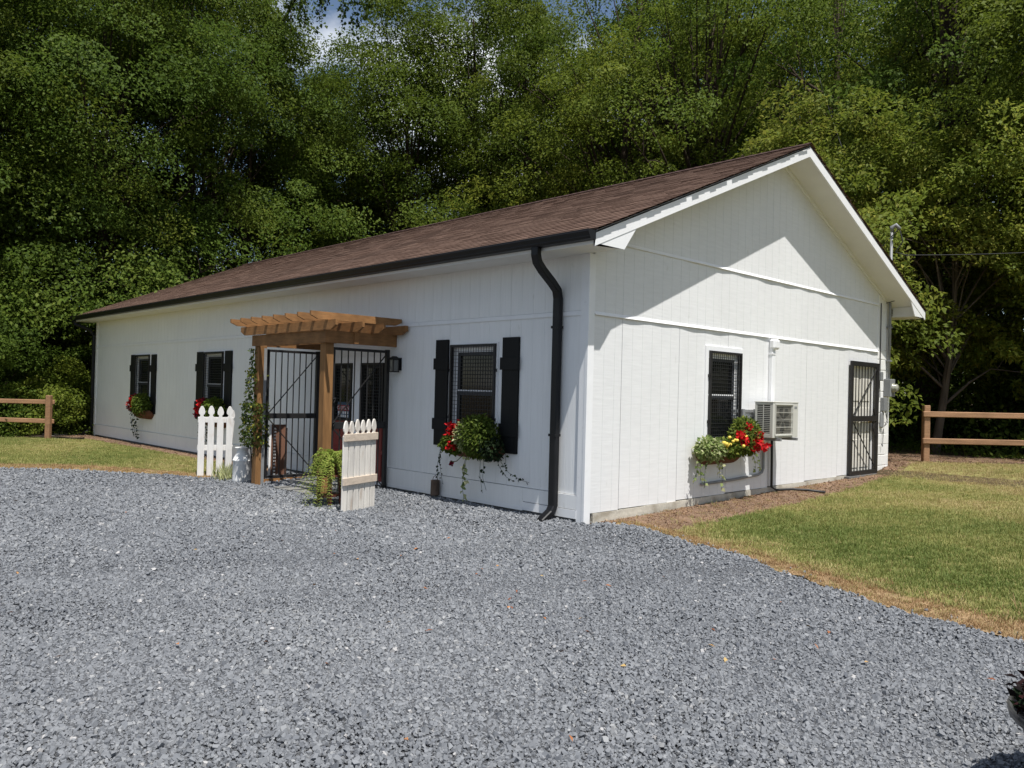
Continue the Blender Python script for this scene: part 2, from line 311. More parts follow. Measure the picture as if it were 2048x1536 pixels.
sheet('grass_verge', EDGE_BAND_R, 0.12, 0.0005, M['dead_edge'], 0.025, 6)
EDGE_BAND_L = [(x - 0.02, y) for x, y in EDGE_L[1:]] + [(-16.8, -12.8), (-13.4, -8.0), (-11.3, -5.3), (-10.4, -3.8), (-9.7, -2.8), (-8.6, -2.0), (-7.9, -1.45), (-7.3, -1.0)]
sheet('grass_verge', EDGE_BAND_L, 0.16, 0.0008, M['dead_edge'], 0.03, 7)
SOIL = [(0.02, 0.25), (0.5, 0.6), (0.94, 0.5), (0.88, 1.1), (0.9, 2.2), (0.88, 3.7), (0.74, 5.5), (0.47, 7.6), (0.17, 10.3), (1.3, 11.7), (4.2, 13.9), (13, 15.6), (13, 17), (3, 15), (-1.5, 12.6), (-1.5, 9.05), (0.0, 9.05)]
sheet('bare_soil', SOIL, 0.25, 0.001, M['soil'], 0.03, 8)
MARGIN = [(-18.3, -0.03), (-6.92, -0.03), (-6.92, -0.5), (-7.45, -0.40), (-12, -0.48), (-16.6, -0.60), (-18.3, -0.9)]
sheet('gravel_margin', MARGIN, 0.25, 0.003, M['soil'], 0.02, 9)
PATH = [(-18.25, -0.95), (-17.3, -1.0), (-17.0, -1.25), (-21.0, -0.9), (-23, 1.2), (-22, 3), (-18.25, 3.2)]
sheet('path', PATH, 0.5, 0.006, M['path'], 0.02, 10)

# ------------------------------------------------------------------ instanced stuff (gravel, grass, crumbs)
def source(name, vs, fs, m_):
    me = bpy.data.meshes.new(name); me.from_pydata(vs, [], fs); me.materials.append(m_)
    return bpy.data.objects.new(name, me)
def chip(rng, m_, k):
    v = []
    for z in (-0.33, 0.33):
        for i in range(5):
            a = 2 * math.pi * (i + rng.uniform(-.3, .3)) / 5; r = rng.uniform(.36, .62) * (1 if z < 0 else .8)
            v.append((r * math.cos(a) * 1.25, r * math.sin(a) * .85, z * rng.uniform(.6, 1.25)))
    f = [(0, 4, 3, 2, 1), (5, 6, 7, 8, 9)] + [(i, (i + 1) % 5, 5 + (i + 1) % 5, 5 + i) for i in range(5)]
    return source('stone_%d' % k, v, f, m_)
def scatter(name, srcs, P, rot, scl, tone, idx, kind='stuff'):
    me = bpy.data.meshes.new(name); me.vertices.add(len(P)); me.vertices.foreach_set('co', np.asarray(P, np.float32).ravel())
    for nm, tp, arr, key in (('rot', 'FLOAT_VECTOR', rot, 'vector'), ('scl', 'FLOAT', scl, 'value'), ('tone', 'FLOAT', tone, 'value')):
        a = me.attributes.new(nm, tp, 'POINT'); a.data.foreach_set(key, np.asarray(arr, np.float32).ravel())
    a = me.attributes.new('idx', 'INT', 'POINT'); a.data.foreach_set('value', np.asarray(idx, np.int32))
    o = bpy.data.objects.new(name, me); COL.objects.link(o); o['kind'] = kind
    cl = bpy.data.collections.new(name + '_pieces')
    for s_ in srcs: cl.objects.link(s_)
    g = bpy.data.node_groups.new(name + '_scatter', 'GeometryNodeTree')
    g.interface.new_socket('Geometry', in_out='INPUT', socket_type='NodeSocketGeometry'); g.interface.new_socket('Geometry', in_out='OUTPUT', socket_type='NodeSocketGeometry')
    n = g.nodes; l = g.links
    gi = n.new('NodeGroupInput'); go = n.new('NodeGroupOutput'); ip = n.new('GeometryNodeInstanceOnPoints')
    ci = n.new('GeometryNodeCollectionInfo'); ci.inputs[0].default_value = cl; ci.inputs['Separate Children'].default_value = True; ci.inputs['Reset Children'].default_value = True
    def na(nm, tp):
        q = n.new('GeometryNodeInputNamedAttribute'); q.data_type = tp; q.inputs[0].default_value = nm; return q.outputs[0]
    e2r = n.new('FunctionNodeEulerToRotation')
    l.new(na('rot', 'FLOAT_VECTOR'), e2r.inputs[0])
    l.new(gi.outputs[0], ip.inputs['Points']); l.new(ci.outputs[0], ip.inputs['Instance']); ip.inputs['Pick Instance'].default_value = True
    l.new(na('idx', 'INT'), ip.inputs['Instance Index']); l.new(e2r.outputs[0], ip.inputs['Rotation']); l.new(na('scl', 'FLOAT'), ip.inputs['Scale'])
    l.new(ip.outputs[0], go.inputs[0])
    md = o.modifiers.new('scatter', 'NODES'); md.node_group = g
    return o
CAMX, CAMY = 6.12, -7.11
def sample(poly, dens, rng, keep=None):
    xs = [p[0] for p in poly]; ys = [p[1] for p in poly]; A = (max(xs) - min(xs)) * (max(ys) - min(ys)); n = int(A * dens)
    X = rng.uniform(min(xs), max(xs), n); Y = rng.uniform(min(ys), max(ys), n); k = pip(poly, X, Y)
    if keep is not None: k &= keep(X, Y, rng)
    return X[k], Y[k]
def view(X, Y, rng, near=12, margin=0.82):
    dx = X - CAMX; dy = Y - CAMY; f = dx * -0.7204 + dy * 0.6935; r = dx * 0.6935 + dy * 0.7204
    d = np.hypot(dx, dy)
    return (f > 1.2) & (np.abs(r) < f * margin + 1.5) & (rng.uniform(0, 1, X.shape) < np.clip((near / np.maximum(d, 1)) ** 2, 0.12, 1))
rng = np.random.default_rng(11)
chips = [chip(rng, M['gravel_stone'], i) for i in range(6)]
GR2 = densify(GRAVEL, 0.15, 0.02, rng)
X, Y = sample([(x, y) for x, y in GR2], 4900, rng, lambda a, b, r: view(a, b, r, 5.6))
n = len(X); dist = np.hypot(X - CAMX, Y - CAMY)
s_ = np.clip(rng.lognormal(math.log(0.0158), 0.36, n), 0.006, 0.042) * (1 + 0.7 * np.clip((dist - 5.6) / 8, 0, 1))
track = np.exp(-(((X - 0.45 * Y - 2.6) / .32) ** 2)) + np.exp(-(((X - 0.45 * Y - 1.0) / .32) ** 2))
dust = 0.5 + 0.5 * np.sin(X * .9 + 1.3 * np.sin(Y * .8)) * np.sin(Y * 1.2 + X * .35)
lump = 0.006 * np.sin(X * 2.3 + 1.7 * np.sin(Y * 1.9)) + 0.005 * np.sin(Y * 4.1 + X * 1.3)
tone = np.clip(rng.normal(0.55, 0.16, n), 0, 0.93); q = rng.uniform(0, 1, n); tone = np.clip(tone + 0.13 * (dust - .5) - 0.05 * track, 0, .93); s_ = s_ * (1 - .18 * track); tone[q < 0.006] = 0.985; tone[q > 0.9992] = 1.0
pale = np.exp(-(((X + 3.3) / 1.0) ** 2 + ((Y + 2.0) / 0.45) ** 2)); tone = np.clip(tone + 0.30 * pale * rng.uniform(0, 1, n), 0, 0.985)
scatter('gravel', chips, np.stack([X, Y, T(X, Y) + 0.006 + s_ * 0.22 + np.maximum(lump, -0.004)], 1),
        np.stack([rng.normal(0, 0.5, n), rng.normal(0, 0.5, n), rng.uniform(0, 6.28, n)], 1), s_, tone, rng.integers(0, 6, n))
X, Y = sample(EDGE_BAND_R + [], 260, rng, lambda a, b, r: view(a, b, r, 10)); ye = np.interp(X, [q[0] for q in EDGE_R], [q[1] for q in EDGE_R]); k = (Y - ye) < rng.exponential(.07, len(X)); X, Y = X[k], Y[k]; n = len(X)
scatter('stray_gravel', chips, np.stack([X, Y, T(X, Y) + .010], 1), np.stack([rng.normal(0, .5, n), rng.normal(0, .5, n), rng.uniform(0, 6.28, n)], 1), np.clip(rng.lognormal(math.log(0.018), .33, n), .008, .04), np.clip(rng.normal(.55, .2, n), 0, .93), rng.integers(0, 6, n))
crumbs = [chip(rng, M['soil_stone'], 10 + i) for i in range(4)]
X, Y = sample(SOIL, 420, rng, lambda a, b, r: view(a, b, r, 14) & (b < 12.5))
X2, Y2 = sample(MARGIN, 500, rng); X = np.concatenate([X, X2]); Y = np.concatenate([Y, Y2]); n = len(X)
near = np.clip(1 - np.abs(Y - 8.9) / 1.3, 0, 1)
s_ = np.clip(rng.lognormal(math.log(0.0115), 0.45, n), 0.005, 0.035) * (1 + near)
scatter('soil_crumbs', crumbs, np.stack([X, Y, T(X, Y) + 0.003 + s_ * 0.15], 1), np.stack([rng.normal(0, .5, n), rng.normal(0, .5, n), rng.uniform(0, 6.28, n)], 1),
        s_, np.clip(rng.beta(2, 2.6, n), 0, 1), rng.integers(0, 4, n))

def tuft(rng, k, h, nb, spread):
    v = []; f = []
    for _ in range(nb):
        a = rng.uniform(0, 6.28); r = spread * math.sqrt(rng.uniform()); bx, by = r * math.cos(a), r * math.sin(a)
        b = rng.uniform(0, 6.28); ln = h * rng.uniform(.5, 1.2); lean = rng.uniform(.15, .75) * ln; wd = rng.uniform(.0018, .0034)
        dx, dy = math.cos(b), math.sin(b); sx, sy = -dy * wd, dx * wd; i = len(v)
        v += [(bx - sx, by - sy, 0), (bx + sx, by + sy, 0), (bx + dx * lean * .4 + sx * .8, by + dy * lean * .4 + sy * .8, ln * .6), (bx + dx * lean * .4 - sx * .8, by + dy * lean * .4 - sy * .8, ln * .6), (bx + dx * lean, by + dy * lean, ln * .92)]
        f += [(i, i + 1, i + 2, i + 3), (i + 3, i + 2, i + 4)]
    return source('tuft_%d' % k, v, f, M['grass'])
tufts = [tuft(rng, i, h, nb, sp) for i, (h, nb, sp) in enumerate([(.026, 18, .06), (.035, 16, .06), (.022, 22, .07), (.055, 10, .06), (.11, 6, .03)])]
def patch(X, Y): return 0.5 + 0.22 * np.sin(X * 1.1 + 2.0 * np.sin(Y * 0.7)) + 0.16 * np.sin(Y * 2.3 + X * 0.9) + 0.12 * np.sin(X * 4.7 - Y * 3.1)
def grass(name, poly, dens, near, edge, seed):
    r = np.random.default_rng(seed); X, Y = sample(poly, dens, r, lambda a, b, rr: view(a, b, rr, near, 0.9)); n = len(X)
    p = patch(X, Y)
    if edge == 'right': p = p + 0.45 * sst(5.0, 10.5, Y) - 0.42 * np.exp(-((Y - 1.9 + 0.15 * X) / 1.5) ** 2) + 0.19
    if edge == 'left': p = p * 0.8 + 0.16
    tone = np.clip(p * 0.66 + r.normal(0, 0.15, n), 0.0, 0.82)
    if edge == 'right':
        ye = np.interp(X, [q[0] for q in EDGE_R], [q[1] for q in EDGE_R]); e_ = np.exp(-np.clip(Y - ye - .28, 0, 9) / .20) * (X > .9); k_ = r.uniform(0, 1, n) < e_ * .9; tone[k_] = r.uniform(.62, .95, k_.sum())
    if edge == 'dead': tone = np.clip(0.92 + r.normal(0, 0.07, n), 0.70, 1.0); k_ = r.uniform(0, 1, n) < .16; tone[k_] = r.uniform(.25, .8, k_.sum())
    idx = r.choice(5, n, p=[.34, .28, .27, .09, .02]); sc = r.uniform(.7, 1.2, n) * (0.75 if edge == 'dead' else 1.0)
    scatter(name, tufts, np.stack([X, Y, T(X, Y) + 0.0], 1), np.stack([r.normal(0, .12, n), r.normal(0, .12, n), r.uniform(0, 6.28, n)], 1), sc, tone, idx)
grass('grass', LAWN_R, 620, 11, 'right', 21)
grass('grass', LAWN_L, 420, 16, 'left', 22)
grass('dead_grass', SOIL, 90, 12, 'dead', 27)
grass('dead_grass', EDGE_BAND_R, 900, 10, 'dead', 23)
grass('dead_grass', EDGE_BAND_L, 620, 15, 'dead', 24)

# ------------------------------------------------------------------ the white building
L, W, WS = 18.1, 9.02, 8.42
ZF, Z1, Z2 = 3.17, 2.454, 3.34
OV, OE, RZ = 0.47, 0.47, 5.42
SL = (RZ - 3.33) / (W / 2 + OE)
H = thing('white_building', (0, 0, 0), 'long low white building with brown shingle roof and black shutters', 'building')
front_tf = lambda s, d, z: (s, -d, z)
gable_tf = lambda s, d, z: (d, s, z)

def cells(lo, hi, zlo, zhi, holes, step, off=0.0):
    """vertical strips between grooves, minus openings -> list of (s0,s1,z0,z1)"""
    cuts = sorted({lo, hi} | {round(lo + off + k * step, 4) for k in range(1, int((hi - lo) / step) + 2) if lo + .02 < lo + off + k * step < hi - .02} | {h[i] for h in holes for i in (0, 1) if lo < h[i] < hi})
    out = []
    for a, b in zip(cuts[:-1], cuts[1:]):
        zs = [(zlo, zhi)]
        for h in holes:
            if h[0] < b - 1e-4 and h[1] > a + 1e-4:
                nz_ = []
                for z0, z1 in zs:
                    if h[3] <= z0 or h[2] >= z1: nz_.append((z0, z1)); continue
                    if h[2] > z0: nz_.append((z0, h[2]))
                    if h[3] < z1: nz_.append((h[3], z1))
                zs = nz_
        out += [(a, b, z0, z1) for z0, z1 in zs]
    return out
def panel(tf, lo, hi, zlo, zhi, holes, m_, step=0.203, top=None, d0=0.0):
    b = MB(tf); G = 0.0019
    for a, c, z0, z1 in cells(lo, hi, zlo, zhi, holes, step):
        e = [x for x in (a, c)]
        g0 = G if not any(abs(a - h[i]) < 1e-4 for h in holes for i in (0, 1)) else 0
        g1 = G if not any(abs(c - h[i]) < 1e-4 for h in holes for i in (0, 1)) else 0
        if top and z1 >= zhi - 1e-6:
            b.add([(a + g0, d0 - .02, z0), (c - g1, d0 - .02, z0), (c - g1, d0 - .02, top(c - g1)), (a + g0, d0 - .02, top(a + g0)),
                   (a + g0, d0, z0), (c - g1, d0, z0), (c - g1, d0, top(c - g1)), (a + g0, d0, top(a + g0))],
                  [(3, 2, 1, 0), (4, 5, 6, 7), (0, 1, 5, 4), (2, 3, 7, 6), (0, 4, 7, 3), (1, 2, 6, 5)])
        else:
            b.box(a + g0, c - g1, d0 - 0.02, d0, z0, z1)
    # the backing behind the grooves
    for a, c, z0, z1 in cells(lo, hi, zlo, zhi, holes, 99):
        if top and z1 >= zhi - 1e-6:
            b.add([(a, d0 - .0025, z0), (c, d0 - .0025, z0), (c, d0 - .0025, min(top(c), 99)), (a, d0 - .0025, top(a))] if not (a < W / 2 < c) else
                  [(a, d0 - .0025, z0), (c, d0 - .0025, z0), (c, d0 - .0025, top(c)), (W / 2, d0 - .0025, top(W / 2)), (a, d0 - .0025, top(a))],
                  [(0, 1, 2, 3)] if not (a < W / 2 < c) else [(0, 1, 2, 3, 4)])
        else:
            b.add([(a, d0 - .0025, z0), (c, d0 - .0025, z0), (c, d0 - .0025, z1), (a, d0 - .0025, z1)], [(0, 1, 2, 3)])
    return b
WIN_F = [(-2.47, -1.55, 0.80, 2.15), (-10.76, -9.79, 0.80, 2.20), (-14.92, -13.92, 0.80, 2.20)]
ENTRY = (-5.64, -4.02, 0.03, 2.02)
WIN_G = (2.55, 3.39, 0.83, 2.17)
DOOR_G = (7.15, 8.33, 0.18, 2.23)
wall = MB(front_tf).box(-L, -0.0, -0.16, -0.15, 0.0, 0.01).build('wall', M['trim'], H)
# front siding sheets, 1.22 m wide
holesF = [h for h in WIN_F] + [ENTRY]
edges = [-0.10]
while edges[-1] > -L: edges.append(max(edges[-1] - 1.22, -L))
for a, c in zip(edges[1:], edges[:-1]):
    hs = [h for h in holesF if h[0] < c and h[1] > a]
    hs = [(max(h[0], a), min(h[1], c), h[2], h[3]) for h in hs]
    panel(front_tf, a + .001, c - .001, 0.325, Z1 - 0.0, hs, M['siding']).build('siding_panel', M['siding'], H)
    panel(front_tf, a + .001, c - .001, Z1 + 0.055, ZF + 0.02, [], M['siding']).build('siding_panel', M['siding'], H)
def fl(a, c): return MB(front_tf).add([(a, -.01, Z1), (c, -.01, Z1), (c, .016, Z1 - .004), (a, .016, Z1 - .004), (a, -.01, Z1 + .055), (c, -.01, Z1 + .055), (c, .010, Z1 + .05), (a, .010, Z1 + .05)],
            [(0, 1, 2, 3), (4, 7, 6, 5), (3, 2, 6, 7), (0, 4, 5, 1), (0, 3, 7, 4), (1, 5, 6, 2)])
fl(-L, -0.10).build('drip_strip', M['trim'], H)
# skirt boards along the foot of the front
for a, c in ((-18.1, -14.5), (-14.5, -10.84), (-10.84, -7.2), (-7.2, -5.70), (-3.95, -1.0), (-0.998, -0.10)):
    MB(front_tf).box(a + .001, c - .001, 0.002, 0.020, 0.052 + (.10 if a > -1 else 0), 0.320).build('skirt_board', M['siding'], H)
    MB(front_tf).box(a + .001, c - .001, 0.004, 0.026, 0.035 if a < -1 else 0.045, 0.085 if a < -1 else .145).build('skirt_board', M['trim'], H)
MB(front_tf).box(-L, -0.09, -0.15, -0.005, -0.25, 0.06).build('foundation', M['sill_conc'], H)
# corner boards
MB().box(-0.105, -0.004, -0.022, 0.0, -0.05, ZF).build('corner_board', M['trim'], H, bevel=.002)
MB().box(-0.02, 0.022, -0.026, 0.085, -0.05, ZF).build('corner_board', M['trim'], H, bevel=.002)
MB().box(-L - .02, -L + .09, -0.022, 0.02, 0.0, ZF).build('corner_board', M['trim'], H)
# gable siding
gtop = lambda s: RZ - 0.17 - SL * abs(s - W / 2) - 0.0
ed = [0.09, 0.64, 1.86, 3.08, 4.30, 5.52, 6.74, 7.96, WS]
for a, c in zip(ed[:-1], ed[1:]):
    hs = [(max(h[0], a), min(h[1], c), h[2], h[3]) for h in (WIN_G, DOOR_G) if h[0] < c and h[1] > a]
    zb = 0.11 + 0.012 * (a + c) / 2
    panel(gable_tf, a + .003, c - .003, zb, Z1, hs, M['gable_siding']).build('siding_panel', M['gable_siding'], H)
    panel(gable_tf, a + .001, c - .001, Z1 + .045, Z2, [], M['gable_siding']).build('siding_panel', M['gable_siding'], H)
    for p, r in ((a, min(c, W / 2)), (max(a, W / 2), c)) if a < W / 2 < c else ((a, c),):
        panel(gable_tf, p + .001, r - .001, Z2 + .045, 9, [], M['gable_siding'], top=lambda s: max(gtop(s), Z2 + .05)).build('siding_panel', M['gable_siding'], H)
panel(gable_tf, WS + .002, W, 2.52, 9, [], M['gable_siding'], top=gtop).build('siding_panel', M['gable_siding'], H)
rr = random.Random(3)
for zz, y1 in ((Z1, WS), (Z2, WS)):
    b = MB(gable_tf); n_ = 60
    ws = [0.022 + 0.005 * math.sin(k * .45) + 0.004 * math.sin(k * 1.3 + 1) for k in range(n_ + 1)]      # the strip bows a little
    for k in range(n_):
        a = 0.09 + (y1 - .09) * k / n_; c = 0.09 + (y1 - .09) * (k + 1) / n_
        b.add([(a, -.01, zz), (c, -.01, zz), (c, ws[k + 1], zz + .006), (a, ws[k], zz + .006), (a, -.01, zz + .05), (c, -.01, zz + .05), (c, .004, zz + .045), (a, .004, zz + .045)],
              [(0, 1, 2, 3), (4, 7, 6, 5), (3, 2, 6, 7)])
    b.build('drip_strip', M['trim'], H)
b = MB(gable_tf)
for k in range(14):
    a = .15 + (7.1 - .15) * k / 14; c = .15 + (7.1 - .15) * (k + 1) / 14
    b.box(a + .001, c - .001, -0.05, 0.012, -.15, 0.105 + 0.012 * a)
b.build('skirt_board', M['skirt'], H)
MB(gable_tf).box(7.02, 8.46, -0.05, 0.10, 0.02, 0.172).build('door_step', M['sill_conc'], H)
# painted concrete blocks at the rear corner
z = 0.10; row = 0
mesh_cache = {}
while z < 2.50:
    h_ = min(0.196, 2.515 - z); split = 8.66 if row % 2 else 8.86
    for a, c in ((WS, split), (split, W)):
        key = (round(c - a, 3), round(h_, 3))
        MB(gable_tf).box(a + .005, c - .005, -0.10, 0.002 + rr.uniform(-.002, .002), z, z + h_ - .009).build('block', M['block'], H, bevel=.005)
    z += 0.203; row += 1
MB(gable_tf).box(WS + .002, W - .004, -0.10, -0.006, 0.05, 2.52).build('mortar', M['block'], H)
MB(gable_tf).box(WS - .03, WS + .03, -0.02, 0.014, 2.50, 3.55).build('corner_board', M['trim'], H)
MB(gable_tf).box(W - .09, W, -0.02, 0.012, 2.53, 3.36).build('corner_board', M['trim'], H)
# rear and far walls, floor, ceiling (keep the inside dark)
b = MB(); b.box(-L, 0, W - .12, W - .003, 0.0, 3.35); b.box(-L + .003, -L + .1, .02, W - .13, 0.0, 3.3)
b.add([(-L + .01, 0.0, 3.2), (-L + .01, W, 3.2), (-L + .01, W / 2, RZ - .15)], [(0, 1, 2)]); b.box(-L + .12, -.1, .15, W - .13, -.02, .02)
b.box(-L + .12, -.06, .03, W - .13, 3.20, 3.22)
b.box(-.14, -.022, .10, W - .13, 2.6, 2.62)
b.build('rear_wall', M['siding'], H)
# inner partitions so that panes look into a dim room
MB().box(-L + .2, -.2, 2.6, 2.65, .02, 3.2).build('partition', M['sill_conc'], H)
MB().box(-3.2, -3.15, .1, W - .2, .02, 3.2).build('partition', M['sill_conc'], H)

# roof: deck, fascia, soffit, returns, shingles
X0, X1 = -L - OV, OV
def slope(y): return RZ - SL * abs(y - W / 2)
b = MB()
for sgn in (-1, 1):
    ye = W / 2 + sgn * (W / 2 + OE); 
    b.add([(X0, ye, slope(ye) - .03), (X1, ye, slope(ye) - .03), (X1, W / 2, RZ - .03), (X0, W / 2, RZ - .03), (X0, ye, slope(ye) - .05), (X1, ye, slope(ye) - .05), (X1, W / 2, RZ - .05), (X0, W / 2, RZ - .05)],
          [(0, 1, 2, 3), (4, 7, 6, 5), (0, 4, 5, 1), (1, 5, 6, 2), (0, 3, 7, 4)])
b.build('roof', M['ridge'], H)
ROOF = bpy.data.objects['roof']
def courses(sgn, seed):
    r = random.Random(seed); b = MB(); Ls = (W / 2 + OE) * math.hypot(1, SL); nrm = (0, sgn * SL / math.hypot(1, SL), 1 / math.hypot(1, SL))
    ex = 0.143; nC = int(Ls / ex) + 1; ca = 1 / math.hypot(1, SL)
    for k in range(nC):
        t0 = Ls + .02 - k * ex; t1 = max(t0 - ex - .01, 0.0)
        y0 = W / 2 + sgn * t0 * ca; y1 = W / 2 + sgn * t1 * ca; zt0 = RZ - t0 * SL * ca; zt1 = RZ - t1 * SL * ca
        x = X0 - .01 - (k % 3) * 0.10
        rowt = r.uniform(-.07, .07)
        rowr = r.uniform(-.006, .008)
        while x < X1 + .03:
            wd = 0.305 * r.uniform(.96, 1.04); xa, xb = max(x, X0 - .015), min(x + wd - .004, X1 + (.046 if sgn < 0 else .014) + rowr); x += wd
            if xb - xa < .02: continue
            u0 = r.uniform(-.002, .003); h0 = 0.009 + u0; h1 = 0.001
            dy = r.uniform(-.006, .006)
            P = lambda xx, y, zz, h: (xx, y + nrm[1] * h, zz + nrm[2] * h)
            vs = [P(xa, y0 + dy, zt0 - dy * sgn * SL, h0), P(xb, y0 + dy, zt0 - dy * sgn * SL, h0), P(xb, y1, zt1, h1), P(xa, y1, zt1, h1), P(xa, y0 + dy, zt0 - dy * sgn * SL, -.012), P(xb, y0 + dy, zt0 - dy * sgn * SL, -.012)]
            b.add(vs, [(0, 1, 2, 3), (0, 4, 5, 1)], min(1, max(0, r.gauss(.5, .13) + rowt)))
    return b
courses(-1, 1).build('shingles', M['shingle'], ROOF, kind='stuff')
courses(1, 2).build('shingles', M['shingle'], ROOF, kind='stuff')
b = MB(); k = X0
while k < X1:
    e = min(k + .26, X1 + .02)
    for sgn in (-1, 1):
        b.add([(k, W / 2, RZ + .028), (e, W / 2, RZ + .020), (e, W / 2 + sgn * .15, RZ + .016 - .15 * SL), (k, W / 2 + sgn * .15, RZ + .024 - .15 * SL)], [(0, 1, 2, 3)])
    k += .2
b.build('ridge_cap', M['ridge'], ROOF)
# fascia along the eaves, rake boards, soffits
for sgn in (-1, 1):
    ye = W / 2 + sgn * (W / 2 + OE)
    MB().box(X0, X1 - .002, min(ye, ye - sgn * .025), max(ye, ye - sgn * .025), ZF - .005, slope(ye) - .035).build('fascia', M['trim'], ROOF)
    yw = 0.0 if sgn < 0 else W
    MB().box(X0 + .02, X1 - .026, min(ye - sgn * .026, yw - sgn * -.0), max(ye - sgn * .026, yw), ZF, ZF + .015).build('soffit', M['soffit'], ROOF)
    MB().box(.03, X1 - .026, min(yw, yw + sgn * .012), max(yw, yw + sgn * .012), ZF + .016, slope(yw) - .172).build('soffit_end', M['soffit'], ROOF)
    for xr in (X1 - .024, X0):
        b = MB(); h = .165
        b.add([(xr, ye, slope(ye) - .028), (xr, W / 2, RZ - .028), (xr, W / 2, RZ - .028 - h), (xr, ye, slope(ye) - .028 - h),
               (xr + .024, ye, slope(ye) - .028), (xr + .024, W / 2, RZ - .028), (xr + .024, W / 2, RZ - .028 - h), (xr + .024, ye, slope(ye) - .028 - h)],
              [(0, 1, 2, 3), (4, 7, 6, 5), (0, 4, 5, 1), (2, 6, 7, 3), (0, 3, 7, 4), (1, 5, 6, 2)])
        b.build('rake_board', M['trim'], ROOF)
        # sloping soffit under the rake
        xa, xb = (0.0, X1 - .025) if xr > 0 else (X0 + .025, -L)
        h2 = .165
        MB().add([(xa, ye - sgn * .3, slope(ye - sgn * .3) - h2), (xb, ye - sgn * .3, slope(ye - sgn * .3) - h2), (xb, W / 2, RZ - h2), (xa, W / 2, RZ - h2)], [(0, 1, 2, 3)]).build('soffit', M['soffit'], ROOF)
        # boxed return at the eave end
        y_in = yw - sgn * -0.05
        ylo = yw - sgn * 0.05
        tri = [(ye, ZF), (yw + sgn * 0.03 - sgn * .08, ZF), (yw - sgn * .27, slope(yw - sgn * .27) - .19), (ye, slope(ye) - .19)]
        MB().prism(tri, xr - (0.002 if xr > 0 else -.002), xr + .018, ax=0).build('eave_return', M['trim'], ROOF)
# raking frieze shadow board under the soffit on the gable
for sgn in (-1, 1):
    y0 = W / 2 + sgn * (W / 2 - .35)
    MB().add([(0.002, y0, slope(y0) - .168), (0.028, y0, slope(y0) - .168), (0.028, W / 2, RZ - .168), (0.002, W / 2, RZ - .168),
              (0.002, y0, slope(y0) - .215), (0.028, y0, slope(y0) - .215), (0.028, W / 2, RZ - .215), (0.002, W / 2, RZ - .215)], [(0, 1, 2, 3), (4, 7, 6, 5), (1, 5, 6, 2), (0, 4, 5, 1), (0, 3, 7, 4)]).build('frieze_board', M['trim'], ROOF)
# black gutter and downspouts
prof = [(-.472, 3.305), (-.59, 3.305), (-.60, 3.285), (-.585, 3.25), (-.56, 3.205), (-.472, 3.200)]
inn = [(-.478, 3.30), (-.585, 3.30), (-.556, 3.215), (-.478, 3.21)]
b = MB()
n_ = len(prof)
for xe in (X0 - .01, X1 + .012): b.add([(xe, y, z_) for y, z_ in prof], [tuple(range(n_))])
for k in range(1, n_): 
    y0, z0 = prof[k - 1]; y1, z1 = prof[k]
    if k == 1: continue
    b.add([(X0 - .01, y0, z0), (X1 + .012, y0, z0), (X1 + .012, y1, z1), (X0 - .01, y1, z1)], [(0, 1, 2, 3)])
b.box(X0 - .008, X1 + .01, -.596, -.58, 3.296, 3.308)
b.box(X0 - .008, X1 + .01, -.58, -.474, 3.23, 3.24)
GUT = b.build('gutter', M['black_metal'], H)
def rect_sweep(b, pts, wx, wy):
    """a rectangular pipe along pts in a plane of constant x or free"""
    vs = []; n = len(pts)
    for i, p in enumerate(pts):
        p = Vector(p); d = (Vector(pts[min(i + 1, n - 1)]) - Vector(pts[max(i - 1, 0)])).normalized()
        x = Vector((1, 0, 0)); x = (x - d * x.dot(d)).normalized(); y = d.cross(x)
        vs += [tuple(p + x * a * wx / 2 + y * c * wy / 2) for a, c in ((-1, -1), (1, -1), (1, 1), (-1, 1))]
    fs = [(4 * i + k, 4 * i + (k + 1) % 4, 4 * i + 4 + (k + 1) % 4, 4 * i + 4 + k) for i in range(n - 1) for k in range(4)] + [(0, 1, 2, 3), tuple(range(4 * n - 4, 4 * n))]
    return b.add(vs, fs)
rect_sweep(MB(), [(-.37, -.53, 3.21), (-.37, -.53, 3.12), (-.375, -.50, 3.04), (-.39, -.40, 2.96), (-.42, -.20, 2.84), (-.435, -.09, 2.76), (-.44, -.062, 2.66), (-.44, -.062, 0.17), (-.445, -.10, 0.09), (-.47, -.24, -0.02)], 0.105, 0.085).build('downspout', M['black_metal'], GUT, bevel=.012)
rect_sweep(MB(), [(-18.42, -.53, 3.21), (-18.40, -.50, 3.1), (-18.25, -.15, 2.95), (-18.19, -.05, 2.8), (-18.19, -.05, 0.25), (-18.22, -.12, 0.12), (-18.26, -.26, 0.04)], 0.11, 0.085).build('downspout', M['black_metal'], GUT, bevel=.012)
for zz in (1.0, 2.3): MB().box(-.50, -.38, -.112, -.02, zz, zz + .03).build('strap', M['black_metal'], GUT)

